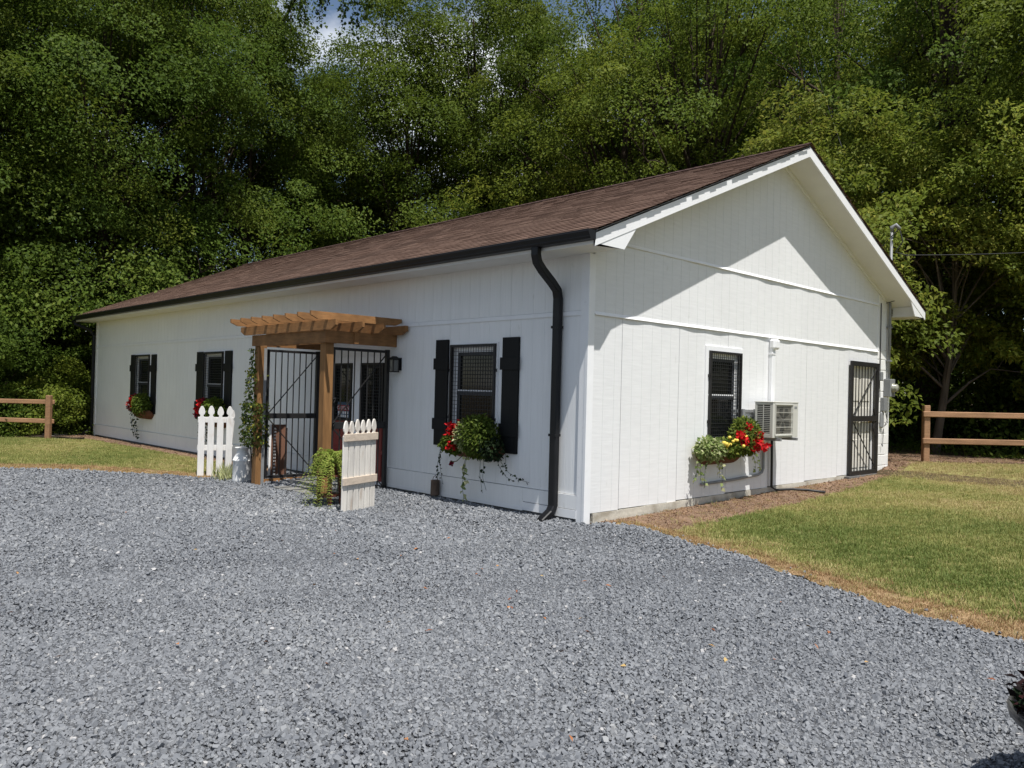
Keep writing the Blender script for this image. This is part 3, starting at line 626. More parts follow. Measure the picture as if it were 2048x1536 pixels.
# ------------------------------------------------------------------ windows, shutters
def window(tf, s0, s1, z0, z1, casing, mid):
    b = MB(tf)
    b.box(s0 - casing, s0, -.05, .022, z0 - casing * .6, z1 + casing); b.box(s1, s1 + casing, -.05, .022, z0 - casing * .6, z1 + casing)
    b.box(s0 + .0005, s1 - .0005, -.05, .022, z1 + .0005, z1 + casing); b.box(s0 + .0005, s1 - .0005, -.05, .024, z0 - casing * .6, z0 - .0005)
    wf = b.build('window', M['trim'], H, bevel=.003)
    b = MB(tf); f = .075                                         # white jamb liner, visible behind the guard
    b.box(s0 + .001, s0 + f, -.06, -.03, z0, z1); b.box(s1 - f, s1 - .001, -.06, -.03, z0, z1); b.box(s0 + f, s1 - f, -.06, -.031, z1 - .10, z1 - .001); b.box(s0 + f, s1 - f, -.06, -.031, z0 + .001, z0 + .09)
    b.build('jamb', M['trim'], wf)
    b = MB(tf); i0, i1, j0, j1 = s0 + f, s1 - f, z0 + .09, z1 - .10; t = .045
    b.box(i0, i0 + t, -.055, -.040, j0, j1); b.box(i1 - t, i1, -.055, -.040, j0, j1); b.box(i0 + t, i1 - t, -.055, -.040, j1 - t, j1); b.box(i0 + t, i1 - t, -.055, -.040, j0, j0 + t)
    b.box(i0, i1, -.052, -.028, mid - .03, mid + .025)
    b.build('sash', M['sash'], wf)
    MB(tf).box(i0, i1, -.051, -.038, mid + .026, mid + .044).build('meeting_rail', M['trim'], wf)
    MB(tf).add([(i0, -.048, j0), (i1, -.048, j0), (i1, -.048, mid), (i0, -.048, mid)], [(0, 1, 2, 3)]).build('pane', M['pane'], wf)
    MB(tf).add([(i0, -.050, mid), (i1, -.050, mid), (i1, -.050, j1), (i0, -.050, j1)], [(0, 1, 2, 3)]).build('pane', M['pane'], wf)
    b = MB(tf); g = .032
    b.box(s0, s0 + g, .026, .056, z0, z1); b.box(s1 - g, s1, .026, .056, z0, z1); b.box(s0 + g, s1 - g, .026, .056, z1 - g, z1); b.box(s0 + g, s1 - g, .026, .056, z0, z0 + g)
    for zz in (z0 + .35, z1 - .35):
        b.box(s0 - .02, s0, .024, .046, zz - .02, zz + .02); b.box(s1, s1 + .02, .024, .046, zz - .02, zz + .02)
    gd = b.build('guard_frame', M['iron'], wf)
    b = MB(tf); r = .0028; k = s0 + g + .03
    while k < s1 - g: b.box(k - r, k + r, .036, .040, z0 + g, z1 - g); k += .052
    k = z0 + g + .03
    while k < z1 - g: b.box(s0 + g, s1 - g, .0402, .0445, k - r, k + r); k += .052
    b.build('guard_wires', M['wire'], wf, kind='stuff')
    return wf
window(gable_tf, *WIN_G, 0.07, 1.52)
for h in WIN_F: window(front_tf, *h, 0.022, 1.49)
def shutter(s0, s1, z0, z1):
    n = 1; o = None
    b = MB(front_tf); b.box(s0, s1, .002, .016, z0 + .002, z1 - .002); o = b.build('shutter', M['shutter'], H)
    wd = (s1 - s0) / n
    for k in range(n): MB(front_tf).box(s0 + k * wd + .002, s0 + (k + 1) * wd - .002, .014, .030, z0, z1).build('board', M['shutter'], o, bevel=.002)
    for zz in (z0 + .22, z1 - .42): MB(front_tf).box(s0 - .022, s1 + .022, .030, .048, zz, zz + .16).build('batten', M['shutter'], o, bevel=.002)
for a, c, z0, z1 in ((-2.82, -2.545, .745, 2.23), (-1.435, -1.13, .73, 2.225), (-11.14, -10.83, .76, 2.21), (-9.735, -9.42, .76, 2.21), (-15.24, -14.97, .77, 2.21), (-13.83, -13.53, .77, 2.20)):
    shutter(a, c, z0, z1)

# ------------------------------------------------------------------ entrance doors behind the pergola
b = MB(front_tf)
x0, x1, z0, z1 = ENTRY
b.box(x0, x0 + .06, -.05, .022, z0, z1); b.box(x1 - .06, x1, -.05, .022, z0, z1); b.box(x0 + .06, x1 - .06, -.05, .022, z1 - .10, z1); b.box(-4.96, -4.75, -.05, .024, z0, z1 - .10)
b.box(x0 + .06, -4.96, -.05, .02, z0, z0 + .05); b.box(-4.75, x1 - .06, -.05, .02, z0, z0 + .05)
b.build('door_frame', M['trim'], H, bevel=.003)
for a, c in ((x0 + .062, -4.962), (-4.748, x1 - .062)):
    b = MB(front_tf); zb = z0 + .052; zt = z1 - .102
    b.box(a, c, -.045, -.012, zb, .98); st = .06
    d = b.build('entrance_door', M['red_door'], H, bevel=.003)
    b = MB(front_tf); b.box(a, a + st, -.045, -.012, .981, zt); b.box(c - st, c, -.045, -.012, .981, zt); b.box(a + st, c - st, -.045, -.012, zt - .08, zt)
    b.build('upper_frame', M['iron'], d)
    b = MB(front_tf); b.box(a + .05, c - .05, -.012, .004, z0 + .12, .50); b.box(a + .05, c - .05, -.012, .004, .56, .92)
    b.build('door_panel', M['red_door'], d, bevel=.012)
    MB(front_tf).add([(a + st, -.03, .98), (c - st, -.03, .98), (c - st, -.03, zt - .08), (a + st, -.03, zt - .08)], [(0, 1, 2, 3)]).build('pane', M['pane'], d)
    b = MB(front_tf); g = .03
    b.box(a + .02, a + .02 + g, .006, .03, .98, zt); b.box(c - .02 - g, c - .02, .006, .03, .98, zt); b.box(a + .05, c - .05, .006, .03, zt - g, zt); b.box(a + .05, c - .05, .006, .03, .98, .98 + g)
    b.build('guard_frame', M['iron'], d)
    b = MB(front_tf); k = a + .08
    while k < c - .06: b.box(k - .003, k + .003, .014, .018, 1.0, zt - .02); k += .05
    k = 1.04
    while k < zt - .03: b.box(a + .05, c - .05, .0182, .022, k - .003, k + .003); k += .05
    b.build('guard_wires', M['wire'], d, kind='stuff')
    MB(front_tf).tube([((c if a < -5 else a) + (-.05 if a < -5 else .05), -.012, .93), ((c if a < -5 else a) + (-.05 if a < -5 else .05), .045, .93)], .022, 10).build('door_knob', M['brass'], d)

# caution notice in the left door glass
S = thing('notice', (-5.2, -.01, 1.04), 'small red caution notice with white letters inside the entrance door glass', 'sign')
MB(front_tf).box(-5.36, -5.02, .031, .036, 1.03, 1.28).build('board', M['sign_blue'], S)
MB(front_tf).box(-5.355, -5.025, .036, .039, 1.14, 1.235).build('band', M['sign_red'], S)
def text(body, size, loc, parent, m_, rot=(math.pi / 2, 0, 0), name='lettering'):
    c = bpy.data.curves.new(name, 'FONT'); c.body = body; c.size = size; c.extrude = .0008; c.align_x = 'CENTER'; c.align_y = 'CENTER'; c.resolution_u = 2
    o = bpy.data.objects.new(name, c); COL.objects.link(o); c.materials.append(m_)
    o.parent = parent; o.location = Vector(loc) - Vector(ORG.get(parent.name, (0, 0, 0))); o.rotation_euler = rot; return o
text('CAUTION', .080, (-5.19, -.0405, 1.187), S, M['sign_white'])
b = MB(front_tf)
for zz in (1.115, 1.06):
    for k in range(5): b.box(-5.34 + k * .065, -5.30 + k * .065, .036, .038, zz - .022, zz + .018)
b.build('symbol', M['sign_white'], S, kind='stuff')

# ------------------------------------------------------------------ gable door with barred security gate
y0, y1, z0, z1 = DOOR_G
b = MB(gable_tf)
b.box(y0 + .002, y0 + .10, -.06, .0, z0, z1 - .002); b.box(y1 - .12, y1 - .002, -.06, 0, z0, z1 - .002); b.box(y0 + .10, y1 - .12, -.06, 0, z1 - .09, z1 - .002)
b.build('door_frame', M['trim'], H)
b = MB(gable_tf).box(y0 + .10, y1 - .12, -.055, -.025, z0, z1 - .092); sd_ = b.build('side_door', M['beige_door'], H)
b = MB(gable_tf); 
for a, c in ((y0 + .19, y0 + .50), (y0 + .58, y1 - .21)):
    for zz, h in ((.30, .52), (.95, .45), (1.52, .42)): b.box(a, c, -.025, -.014, zz, zz + h)
b.build('door_panel', M['beige_door'], sd_, bevel=.02)
MB(gable_tf).tube([(y1 - .22, -.02, 1.14), (y1 - .22, .03, 1.14)], .028, 12).build('door_knob', M['brass'], sd_)
def grille(tf, s0, s1, z0, z1, d, mid, nb, parent, name, fw=.05, diag=True, flip=False, midh=.08):
    b = MB(tf)
    b.box(s0, s0 + fw, d - .02, d + .02, z0, z1); b.box(s1 - fw, s1, d - .02, d + .02, z0, z1)
    b.box(s0 + fw, s1 - fw, d - .02, d + .02, z1 - fw, z1); b.box(s0 + fw, s1 - fw, d - .02, d + .02, z0, z0 + fw)
    b.box(s0 + fw, s1 - fw, d - .02, d + .02, mid - midh / 2, mid + midh / 2)
    f = b.build(name, M['iron'], parent, bevel=.003)
    for k in range(nb):
        s = s0 + fw + (s1 - s0 - 2 * fw) * (k + 1) / (nb + 1)
        MB(tf).box(s - .007, s + .007, d - .007, d + .007, z0 + fw, z1 - fw).build('bar', M['iron'], f if parent is H else parent)
    if diag:
        a, c = (s1 - fw, s0 + fw) if flip else (s0 + fw, s1 - fw)
        MB(tf).bar((a, d + .015, mid + midh / 2), (c, d + .015, z1 - fw), .014, .014).build('brace', M['iron'], f if parent is H else parent)
        MB(tf).bar((a, d + .015, mid - midh / 2), (c, d + .015, z0 + fw), .014, .014).build('brace', M['iron'], f if parent is H else parent)
    return f
sg = grille(gable_tf, y0 - .02, y1 + .02, z0 - .01, z1 + .01, .05, 1.20, 7, H, 'security_gate', fw=.085, midh=.10)
for zz in (1.02, 1.22): MB(gable_tf).prism([(y1 - .20, zz + (.16 if zz > 1.1 else .0)), (y1 - .065, zz - .03 if zz > 1.1 else zz - .16), (y1 - .065, zz + .16)][:3] if True else [], .045, .062, ax=1).build('lock_plate', M['iron'], sg)

# ------------------------------------------------------------------ wall lantern
ln = thing('wall_lantern', (-3.70, 0, 1.72), 'black box lantern on the wall right of the pergola', 'lantern')
b = MB(front_tf); b.box(-3.755, -3.665, 0, .015, 1.80, 1.99); b.build('wall_plate', M['black_metal'], ln)
b = MB(front_tf); b.box(-3.765, -3.655, .05, .16, 1.955, 1.97); b.box(-3.765, -3.655, .05, .16, 1.77, 1.785)
for sx in (-3.765, -3.665):
    for dx in (.05, .15): b.box(sx, sx + .010, dx, dx + .010, 1.785, 1.955)
b.box(-3.73, -3.69, .015, .06, 1.958, 1.99); b.build('cage', M['black_metal'], ln)
b = MB(front_tf); b.add([(-3.775, .042, 1.97), (-3.645, .042, 1.97), (-3.645, .17, 1.97), (-3.775, .17, 1.97), (-3.73, .08, 2.01), (-3.69, .08, 2.01), (-3.69, .13, 2.01), (-3.73, .13, 2.01)], [(0, 1, 2, 3), (4, 5, 6, 7), (0, 1, 5, 4), (1, 2, 6, 5), (2, 3, 7, 6), (3, 0, 4, 7)])
b.build('cap', M['black_metal'], ln)
MB(front_tf).box(-3.754, -3.666, .061, .149, 1.786, 1.954).build('pane', M['lamp_glass'], ln)

# ------------------------------------------------------------------ pergola porch
PX0, PX1, PY = -5.95, -3.93, -1.12
pg = thing('pergola', (-4.94, -.6, -.07), 'small stained timber pergola over the barred entrance porch', 'pergola')
for x in (PX0, PX1):
    MB().box(x - .07, x + .07, PY - .07, PY + .07, -.16, 2.16).build('post', M['cedar_post'], pg, bevel=.006)
def plank(b_, a, c, up, th, hgt, cut=.0):
    """board between a and c (centre of the lower edge) with its top ends cut back"""
    a = Vector(a); c = Vector(c); d = (c - a).normalized(); s = d.cross(Vector((0, 0, 1))).normalized() * th / 2
    pr = [(a + d * cut, 0), (a, hgt * .45), (a, hgt), (c, hgt), (c, hgt * .45), (c - d * cut, 0)] if cut else [(a, 0), (a, hgt), (c, hgt), (c, 0)]
    n = len(pr); vs = [tuple(p + Vector((0, 0, h)) + s) for p, h in pr] + [tuple(p + Vector((0, 0, h)) - s) for p, h in pr]
    return b_.add(vs, [tuple(range(n)), tuple(range(n, 2 * n))[::-1]] + [(k, (k + 1) % n, n + (k + 1) % n, n + k) for k in range(n)])
# lower frame boards
plank(MB(), (PX0 - .10, PY - .09, 2.15), (PX1 + .09, PY - .09, 2.15), 1, .038, .17).build('beam', M['cedar'], pg)
plank(MB(), (PX0 - .08, PY + .09, 2.15), (PX1 + .07, PY + .09, 2.15), 1, .038, .17).build('beam', M['cedar'], pg)
plank(MB(), (PX0 - .09, PY - .06, 2.152), (PX0 - .09, -.004, 2.152), 1, .038, .175).build('beam', M['cedar'], pg)
plank(MB(), (PX1 + .111, PY - .109, 2.152), (PX1 + .111, -.004, 2.152), 1, .038, .175).build('beam', M['cedar'], pg)
MB().box(PX1 + .131, PX1 + .146, PY + .36, PY + .43, 2.16, 2.32).build('cleat', M['cedar'], pg)
for yy in (PY - .135, PY + .30, PY + .66, -.06):
    plank(MB(), (PX0 - .42, yy, 2.325), (PX1 + .46, yy, 2.325), 1, .038, .135, cut=.13).build('cross_beam', M['cedar'], pg)
for k in range(8):
    x = PX0 - .22 + k * .355
    plank(MB(), (x, PY - .42, 2.462), (x, -.02, 2.462), 1, .038, .105, cut=.11).build('rafter', M['cedar'], pg)
MB().box(PX0 - .02, PX0 + .02, PY + .08, -.03, -.05, .01).build('sill', M['cedar'], pg)
MB().box(PX0 + .04, PX0 + .075, PY + .02, PY + .07, -.10, 2.12).build('stile', M['grey_metal'], pg)
side_tf = lambda x: (lambda s, d, z: (x + d, s, z))
gl = thing('metal_gate', (PX0, -.55, 0), 'black barred iron gate screening the left side of the porch', 'gate')
grille(side_tf(PX0), PY + .11, -.05, .02, 2.11, 0.0, 1.03, 7, gl, 'frame', fw=.04, midh=.085)
MB().box(PX0 - .03, PX0 + .03, -.115, -.053, .0, 2.12).build('hinge_stile', M['iron'], gl)
MB().tube([(PX0, -.085, .10), (PX0, -.085, .26)], .035, 8).build('hinge', M['iron'], gl)
gr = thing('metal_gate', (PX1, -.55, 0), 'black barred iron gate screening the right side of the porch', 'gate')
grille(side_tf(PX1), PY + .09, -.05, -.02, 2.10, 0.0, .97, 7, gr, 'frame', fw=.04, midh=.10)
MB().box(PX1 - .03, PX1 + .03, -.105, -.053, -.04, 2.11).build('hinge_stile', M['iron'], gr)
b = MB()
for zz in (1.35, 1.01): b.tube([(PX1 + .06, PY + .075, zz), (PX1 + .03, PY + .14, zz + .015), (PX1 + .035, PY + .11, zz - .05)], .012, 6)
b.build('latch', M['iron'], gr)
# notched brown board and trellis strip leaning behind the left gate
tb = thing('notched_board', (-6.42, -.45, -.04), 'brown board with a white notched strip standing behind the left gate', 'board')
VW = (.93, -.37, 0)
MB().bar((-6.46, -.50, -.06), (-6.50, -.48, .86), .24, .03, up=VW).build('panel', M['plank_brown'], tb)
MB().bar((-6.42, -.38, -.06), (-6.46, -.36, .80), .03, .05, up=VW).build('edge_strip', M['plank_brown'], tb)
b = MB(); b.bar((-6.49, -.645, -.06), (-6.53, -.62, .86), .035, .03, up=VW); b.build('strip', M['picket'], tb)
b = MB()
for k in range(15): b.bar((-6.455 - .002 * k, -.60 + .001 * k, .02 + .055 * k), (-6.445 - .002 * k, -.56 + .001 * k, .02 + .055 * k), .022, .026)
b.build('notch', M['picket'], tb, kind='stuff')
for k, (px, py, sx, sy) in enumerate(((-4.75, -.92, .52, .28), (-5.05, -.48, .55, .26))):
    o = MB().prism([(px - sx, py - sy), (px + sx * .9, py - sy * .8), (px + sx, py + sy * .7), (px - sx * .8, py + sy)], Tz(px, py) - .02, Tz(px, py) + .032, ax=2).build('paving_slab', M['stone'], None, bevel=.008)
    tag(o, ('flat grey slab at the front of the porch floor', 'flat grey slab nearest the red doors on the porch floor')[k], 'slab')

# ------------------------------------------------------------------ picket panels
def picket_mesh(h, wd, th=.02):
    p = [(-wd / 2, 0), (wd / 2, 0), (wd / 2, h - .20), (wd * .34, h - .185), (wd * .22, h - .165), (wd * .30, h - .150), (wd * .46, h - .135), (wd * .5, h - .10), (wd * .38, h - .05), (wd * .17, h - .008), (0, h)]
    p += [(-x, z) for x, z in p[2:10][::-1]]
    return p
def picket_panel(name, loc, ang, n, h, wd, gap, label, rails, m_, mr, skip=None):
    e = thing(name, loc, label, 'picket panel')
    e.rotation_euler = (0, 0, ang); ORG[e.name] = (0, 0, 0)
    for k in range(n):
        s = k * (wd + gap); b = MB(); hh = h + rr.uniform(-.012, .012)
        b.prism([(s + x + wd / 2, z_) for x, z_ in picket_mesh(hh, wd)], -.010, .010, ax=1); o = b.build('picket', m_, e, bevel=.003)
        if skip and k in skip: o.rotation_euler = skip[k][0]; o.location = skip[k][1]
    for zz in rails:
        MB().box(-.01, (n if not skip else n - 1) * (wd + gap) - gap + .012, -.034 if mr is M['batten'] else .011, -.011 if mr is M['batten'] else .034, zz, zz + .095).build('rail', mr, e, bevel=.003)
    return e
# right panel, seen from the back with two bare battens; local +x runs from the near end to the far end
ang = math.atan2(.70, -.27)
picket_panel('picket_panel', (-2.64, -1.62, -.085), ang, 6, 1.19, .099, .024, 'white picket panel with two bare battens, standing right of the fern', (.36, .92), M['old_picket'], M['batten'])
angl = math.atan2(.80, .32)
picket_panel('picket_panel', (-7.40, -1.50, -.07), angl, 5, 1.21, .105, .045, 'white pointed picket panel with open gaps beside the milk can', (.45, .93), M['picket'], M['picket'], skip={4: ((0, .09, .5), (-.10, -.06, 0))})

# ------------------------------------------------------------------ milk can
mc = thing('milk_can', (-6.42, -1.16, -.075), 'white painted metal milk can standing beside the left pergola post', 'milk can')
c0 = (-6.42, -1.16, -.075)
MB().lathe([(0, 0), (.145, 0), (.155, .015), (.150, .05), (.150, .34), (.156, .35), (.156, .365), (.148, .37), (.10, .47), (.088, .50), (.088, .53), (.125, .56), (.120, .57), (0, .56)], c0, 24).build('body', M['galv'], mc, smooth=True)
for sx in (-1, 1): MB().tube([(c0[0] + sx * .10, c0[1], .36), (c0[0] + sx * .17, c0[1], .37), (c0[0] + sx * .17, c0[1], .30), (c0[0] + sx * .145, c0[1], .28)], .010, 6).build('handle', M['galv'], mc)

# ------------------------------------------------------------------ leaves
def leaf_mesh(name, P, D, Nn, Ln, Wd, tone, m_):
    P = np.asarray(P); D = D / np.linalg.norm(D, axis=1, keepdims=True); S = np.cross(D, Nn); S /= (np.linalg.norm(S, axis=1, keepdims=True) + 1e-9); U = np.cross(S, D)
    Ln = np.asarray(Ln).reshape(-1, 1); Wd = np.asarray(Wd).reshape(-1, 1)
    A = P; B = P + D * Ln * .45 + S * Wd * .5 + U * Wd * .16; C = P + D * Ln - U * Ln * .12; E = P + D * Ln * .45 - S * Wd * .5 + U * Wd * .16
    V = np.stack([A, B, C, E], 1).reshape(-1, 3).astype(np.float32); n = len(P)
    me = bpy.data.meshes.new(name); me.vertices.add(4 * n); me.vertices.foreach_set('co', V.ravel())
    me.loops.add(4 * n); me.loops.foreach_set('vertex_index', np.arange(4 * n, dtype=np.int32))
    me.polygons.add(n); me.polygons.foreach_set('loop_start', np.arange(0, 4 * n, 4, dtype=np.int32)); me.polygons.foreach_set('loop_total', np.full(n, 4, np.int32))
    a = me.attributes.new('tone', 'FLOAT', 'FACE'); a.data.foreach_set('value', np.asarray(tone, np.float32))
    me.update(); me.materials.append(m_); return me
def unit(rng, n):
    v = rng.normal(0, 1, (n, 3)); return v / np.linalg.norm(v, axis=1, keepdims=True)
def mesh_child(name, me, parent, kind=None):
    o = bpy.data.objects.new(name, me); COL.objects.link(o); o.parent = parent
    if kind: o['kind'] = kind
    return o

# ------------------------------------------------------------------ trees
def crown(seed, prof, nclus, nleaf, csig, leaf, m_, asp=.6, tone=(.45, .12), droop=.35, lean=(0, 0)):
    """prof: list of (z, radius); leaves gathered in layered sprays on an uneven shell"""
    r = np.random.default_rng(seed); zs = np.array([p[0] for p in prof]); rs = np.array([p[1] for p in prof])
    k = r.normal(0, 1, (6, 3)); ph = r.uniform(0, 6.28, 6)
    nb = max(10, nclus // 6)                                     # boughs first, then sprays along each bough
    cand = r.uniform(zs[0], zs[-1], nb * 8); wgt = np.interp(cand, zs, rs) / rs.max(); cand = cand[r.uniform(0, 1, len(cand)) < wgt][:nb]
    a = r.uniform(0, 6.28, len(cand)); rad = np.interp(cand, zs, rs)
    lump = 1 + .22 * sum(np.cos(k[i, 0] * 1.6 * np.cos(a) + k[i, 1] * 1.6 * np.sin(a) + k[i, 2] * cand * .55 + ph[i]) for i in range(6)) / 2.4
    f = np.sqrt(r.uniform(.45, 1, len(cand))) * lump
    B = np.stack([np.cos(a) * rad * f, np.sin(a) * rad * f, cand], 1)
    bi = np.repeat(np.arange(len(B)), 6); bs = (csig * 1.25 * r.uniform(.7, 1.3, len(B)))[bi]
    off = r.normal(0, 1, (len(bi), 3)) * bs[:, None] * np.array([1, 1, .62])
    bo = B.copy(); bo[:, 2] = 0; bo /= (np.linalg.norm(bo, axis=1, keepdims=True) + 1e-6)
    off[:, 2] -= .45 * np.maximum((off * bo[bi]).sum(1), -.4)
    C = B[bi] + off
    C[:, 0] += lean[0] * (C[:, 2] - zs[0]); C[:, 1] += lean[1] * (C[:, 2] - zs[0])
    btone = r.normal(0, .085, len(B))
    per = r.multinomial(nleaf, np.ones(len(C)) / len(C)); ci = np.repeat(np.arange(len(C)), per); n = len(ci)
    out = C.copy(); out[:, 2] = 0; out /= (np.linalg.norm(out, axis=1, keepdims=True) + 1e-6)
    cs = csig * .62 * r.uniform(.6, 1.35, len(C))
    u = r.normal(0, 1, (n, 3)); u *= np.minimum(1, 1.45 / np.linalg.norm(u, axis=1, keepdims=True))
    loc = u * cs[ci][:, None] * np.array([1, 1, .62])
    along = (loc * out[ci]).sum(1)
    loc[:, 2] -= droop * np.maximum(along, -.3) ** 1.0 * .8
    P = C[ci] + loc
    D = out[ci] * .7 + unit(r, n) * .9 + np.array([0, 0, -.35]); cn = unit(r, len(C)) * .35; Nn = unit(r, n) * .55 + np.array([0, 0, .9]) + out[ci] * .45 + cn[ci]
    cl_t = r.normal(0, .08, len(C)) + btone[bi]
    t = np.clip(tone[0] + cl_t[ci] + r.normal(0, tone[1], n), 0, 1)
    Ls = leaf * r.uniform(.65, 1.3, n)
    return leaf_mesh('crown', P, D, Nn, Ls, Ls * asp, t, m_), C
def trunk(seed, C, h, r0, m_, nl=34, fork=None, bend=.5, lo=.22):
    r = random.Random(seed); b = MB()
    bx, by = r.uniform(-bend, bend), r.uniform(-bend, bend)
    ax = lambda t: Vector((bx * math.sin(t * 2.2), by * math.sin(t * 2.6 + .3), -0.3 + t * h))
    b.tube([ax(t) for t in np.linspace(0, 1, 9)], [r0 * (1.25 if i == 0 else 1 - .85 * i / 8) for i in range(9)], 8)
    idx = list(range(len(C))); r.shuffle(idx)
    for i in idx[:nl]:
        e = Vector(C[i]); t = min(max((e.z / h) * r.uniform(.45, .75), lo), .9); p = ax(t); mid = p.lerp(e, .5) + Vector((r.uniform(-.3, .3), r.uniform(-.3, .3), r.uniform(.1, .6)))
        rb = r0 * (1 - .85 * t) * r.uniform(.3, .55)
        b.tube([p, p.lerp(mid, .55) + Vector((0, 0, .08)), mid, e], [rb, rb * .75, rb * .5, rb * .15], 5, cap=False)
        for _ in range(2):
            q = mid.lerp(e, r.uniform(.1, .6)); g = q + Vector((r.uniform(-.9, .9), r.uniform(-.9, .9), r.uniform(-.2, .8)))
            b.tube([q, q.lerp(g, .5) + Vector((0, 0, .1)), g], [rb * .3, rb * .2, rb * .08], 4, cap=False)
    me = bpy.data.meshes.new('trunk'); me.from_pydata(b.v, [], b.f); me.materials.append(m_)
    for p in me.polygons: p.use_smooth = True
    return me
def kind_of_tree(seed, prof, nclus, nleaf, csig, leaf, lm, bm_, h, r0, **kw):
    tk = {k: kw.pop(k) for k in ('nl', 'bend', 'lo') if k in kw}
    cm, C = crown(seed, prof, nclus, nleaf, csig, leaf, lm, **kw)
    return cm, trunk(seed + 1, C, h, r0, bm_, **tk)
KINDS = {
 'dense':  kind_of_tree(31, [(0.3, 2.6), (2.5, 4.0), (7, 4.6), (12, 4.2), (16, 3.0), (19, 1.2)], 300, 90000, .95, .125, M['leaf_deep'], M['bark'], 16, .22, droop=.5),
 'dense2': kind_of_tree(41, [(1.0, 2.8), (4, 4.2), (9, 4.8), (14, 4.0), (18, 2.6), (20.5, 1.0)], 300, 90000, 1.0, .128, M['leaf_mid'], M['bark'], 18, .24, droop=.45),
 'slim':   kind_of_tree(51, [(2.0, 1.6), (5, 2.8), (10, 3.6), (14, 3.4), (18, 2.4), (20, 1.0)], 200, 56000, .85, .12, M['leaf_light'], M['bark'], 17, .30, nl=60, bend=.9),
 'open':   kind_of_tree(61, [(5.0, 2.4), (8, 4.4), (12, 5.2), (16, 4.8), (19, 3.0), (21, 1.4)], 180, 44000, 1.0, .13, M['leaf_mid'], M['bark'], 17, .42, nl=60, bend=1.1, lo=.42),
 'tassel': kind_of_tree(71, [(2.6, 1.5), (3.6, 2.5), (5, 2.7), (7, 2.0), (8.4, .7)], 150, 40000, .6, .13, M['leaf_yellow'], M['bark_light'], 7.2, .12, asp=.5, tone=(.55, .15), droop=.6),
 'shade': kind_of_tree(101, [(3.0, 2.0), (4.6, 3.6), (8, 4.4), (12, 4.0), (15, 2.2)], 220, 64000, .8, .13, M['leaf_light'], M['bark'], 12, .2, nl=26, lo=.3),
 'oak': kind_of_tree(113, [(9.0, 2.6), (12, 5.0), (16, 5.6), (19.5, 3.6)], 120, 26000, .95, .14, M['leaf_deep'], M['bark'], 17, .52, nl=30, bend=.7, lo=.5),
 'bush': kind_of_tree(81, [(0.0, 1.5), (0.9, 1.9), (2.0, 1.7), (3.1, .9)], 90, 26000, .48, .085, M['leaf_deep'], M['bark'], 2.6, .05, nl=20),
 'lowbush': kind_of_tree(91, [(0.0, 1.3), (0.6, 1.6), (1.3, 1.3), (1.9, .6)], 70, 18000, .42, .08, M['leaf_light'], M['bark_light'], 1.6, .04, nl=16),
}
NAMES = {'dense': 'leafy_tree', 'dense2': 'leafy_tree', 'slim': 'slender_tree', 'open': 'branching_tree', 'tassel': 'flowering_tree', 'shade': 'leafy_tree', 'oak': 'branching_tree', 'bush': 'bush', 'lowbush': 'bush'}
PROTO = {}
def plant_tree(kind, x, y, sc, rz, label, group, zs=1.0):
    cat = 'bush' if 'bush' in kind else 'tree'
    if kind not in PROTO:
        e = thing(NAMES[kind], (0, 0, 0), label, cat, group)
        k = [mesh_child('crown', KINDS[kind][0], e), mesh_child('stem' if cat == 'bush' else 'trunk', KINDS[kind][1], e)]; PROTO[kind] = (e, k)
    else:
        s0, ks = PROTO[kind]; e = s0.copy(); COL.objects.link(e)
        for c in ks:
            d = c.copy(); COL.objects.link(d); d.parent = e
    e.location = (x, y, Tz(x, y) - .05); e.rotation_euler = (0, 0, rz); e.scale = (sc, sc, sc * zs); e['label'] = label; e['group'] = group
    return e
GF, GB, GU = 'trees along the front of the wood', 'trees deeper in the wood', 'bushes at the foot of the wood'
FRONT = [
 ('dense', -22.8, -6.6, 1.02, 0.3, 'dense dark tree at the far left edge behind the split rail fence', 1),
 ('dense2', -24.6, -2.4, .98, 1.6, 'dense green tree rising behind the left rail fence post', 1),
 ('dense', -24.4, 1.7, 1.0, 2.7, 'dark drooping tree right behind the left end of the roof', 1),
 ('dense2', -25.2, 5.2, .98, 4.0, 'mid green tree behind the lowest part of the brown roof', 1),
 ('dense', -25.2, 7.6, .90, 5.1, 'dark round tree left of the blue sky gap', 1),
 ('dense2', -26.5, 11.6, .73, 0.8, 'short pale tree under the blue sky gap', 1),
 ('dense2', -28.6, 14.4, .80, 1.8, 'round pale tree closing the foot of the sky gap', 1),
 ('dense2', -23.0, 13.6, .90, 2.1, 'pale tree just right of the blue sky gap', 1),
 ('dense2', -20.6, 15.6, 1.0, 2.9, 'bushy tree behind the middle of the roof', 1),
 ('slim', -17.2, 16.2, .90, 3.3, 'slender light tree right of the middle of the roof', 1),
 ('open', -14.2, 18.6, .92, 1.2, 'dark trunked tree leaning left above the roof', 1),
 ('slim', -12.0, 17.2, .95, 5.0, 'slender light tree above the right half of the ridge', 1),
 ('open', -9.0, 18.0, .90, 3.9, 'forked tree with thin dark limbs behind the ridge end', 1),
 ('slim', -6.6, 19.4, .94, 0.2, 'light green tree left of the roof peak', 1),
 ('tassel', -2.6, 12.7, 1.0, 0.9, 'yellow green flowering tree right behind the roof peak', 1),
 ('tassel', -0.7, 13.6, .98, 3.4, 'yellow green tree with bare lower stems beyond the conduit mast', .95),
 ('oak', -2.6, 18.2, 1.0, 2.4, 'big tree with black forked trunk near the top right', 1),
 ('shade', 1.5, 15.9, .80, 1.0, 'dense tree over the right rail fence', 1),
 ('shade', 4.8, 16.2, .84, 4.3, 'light tree at the right edge above the rail fence', 1),
]
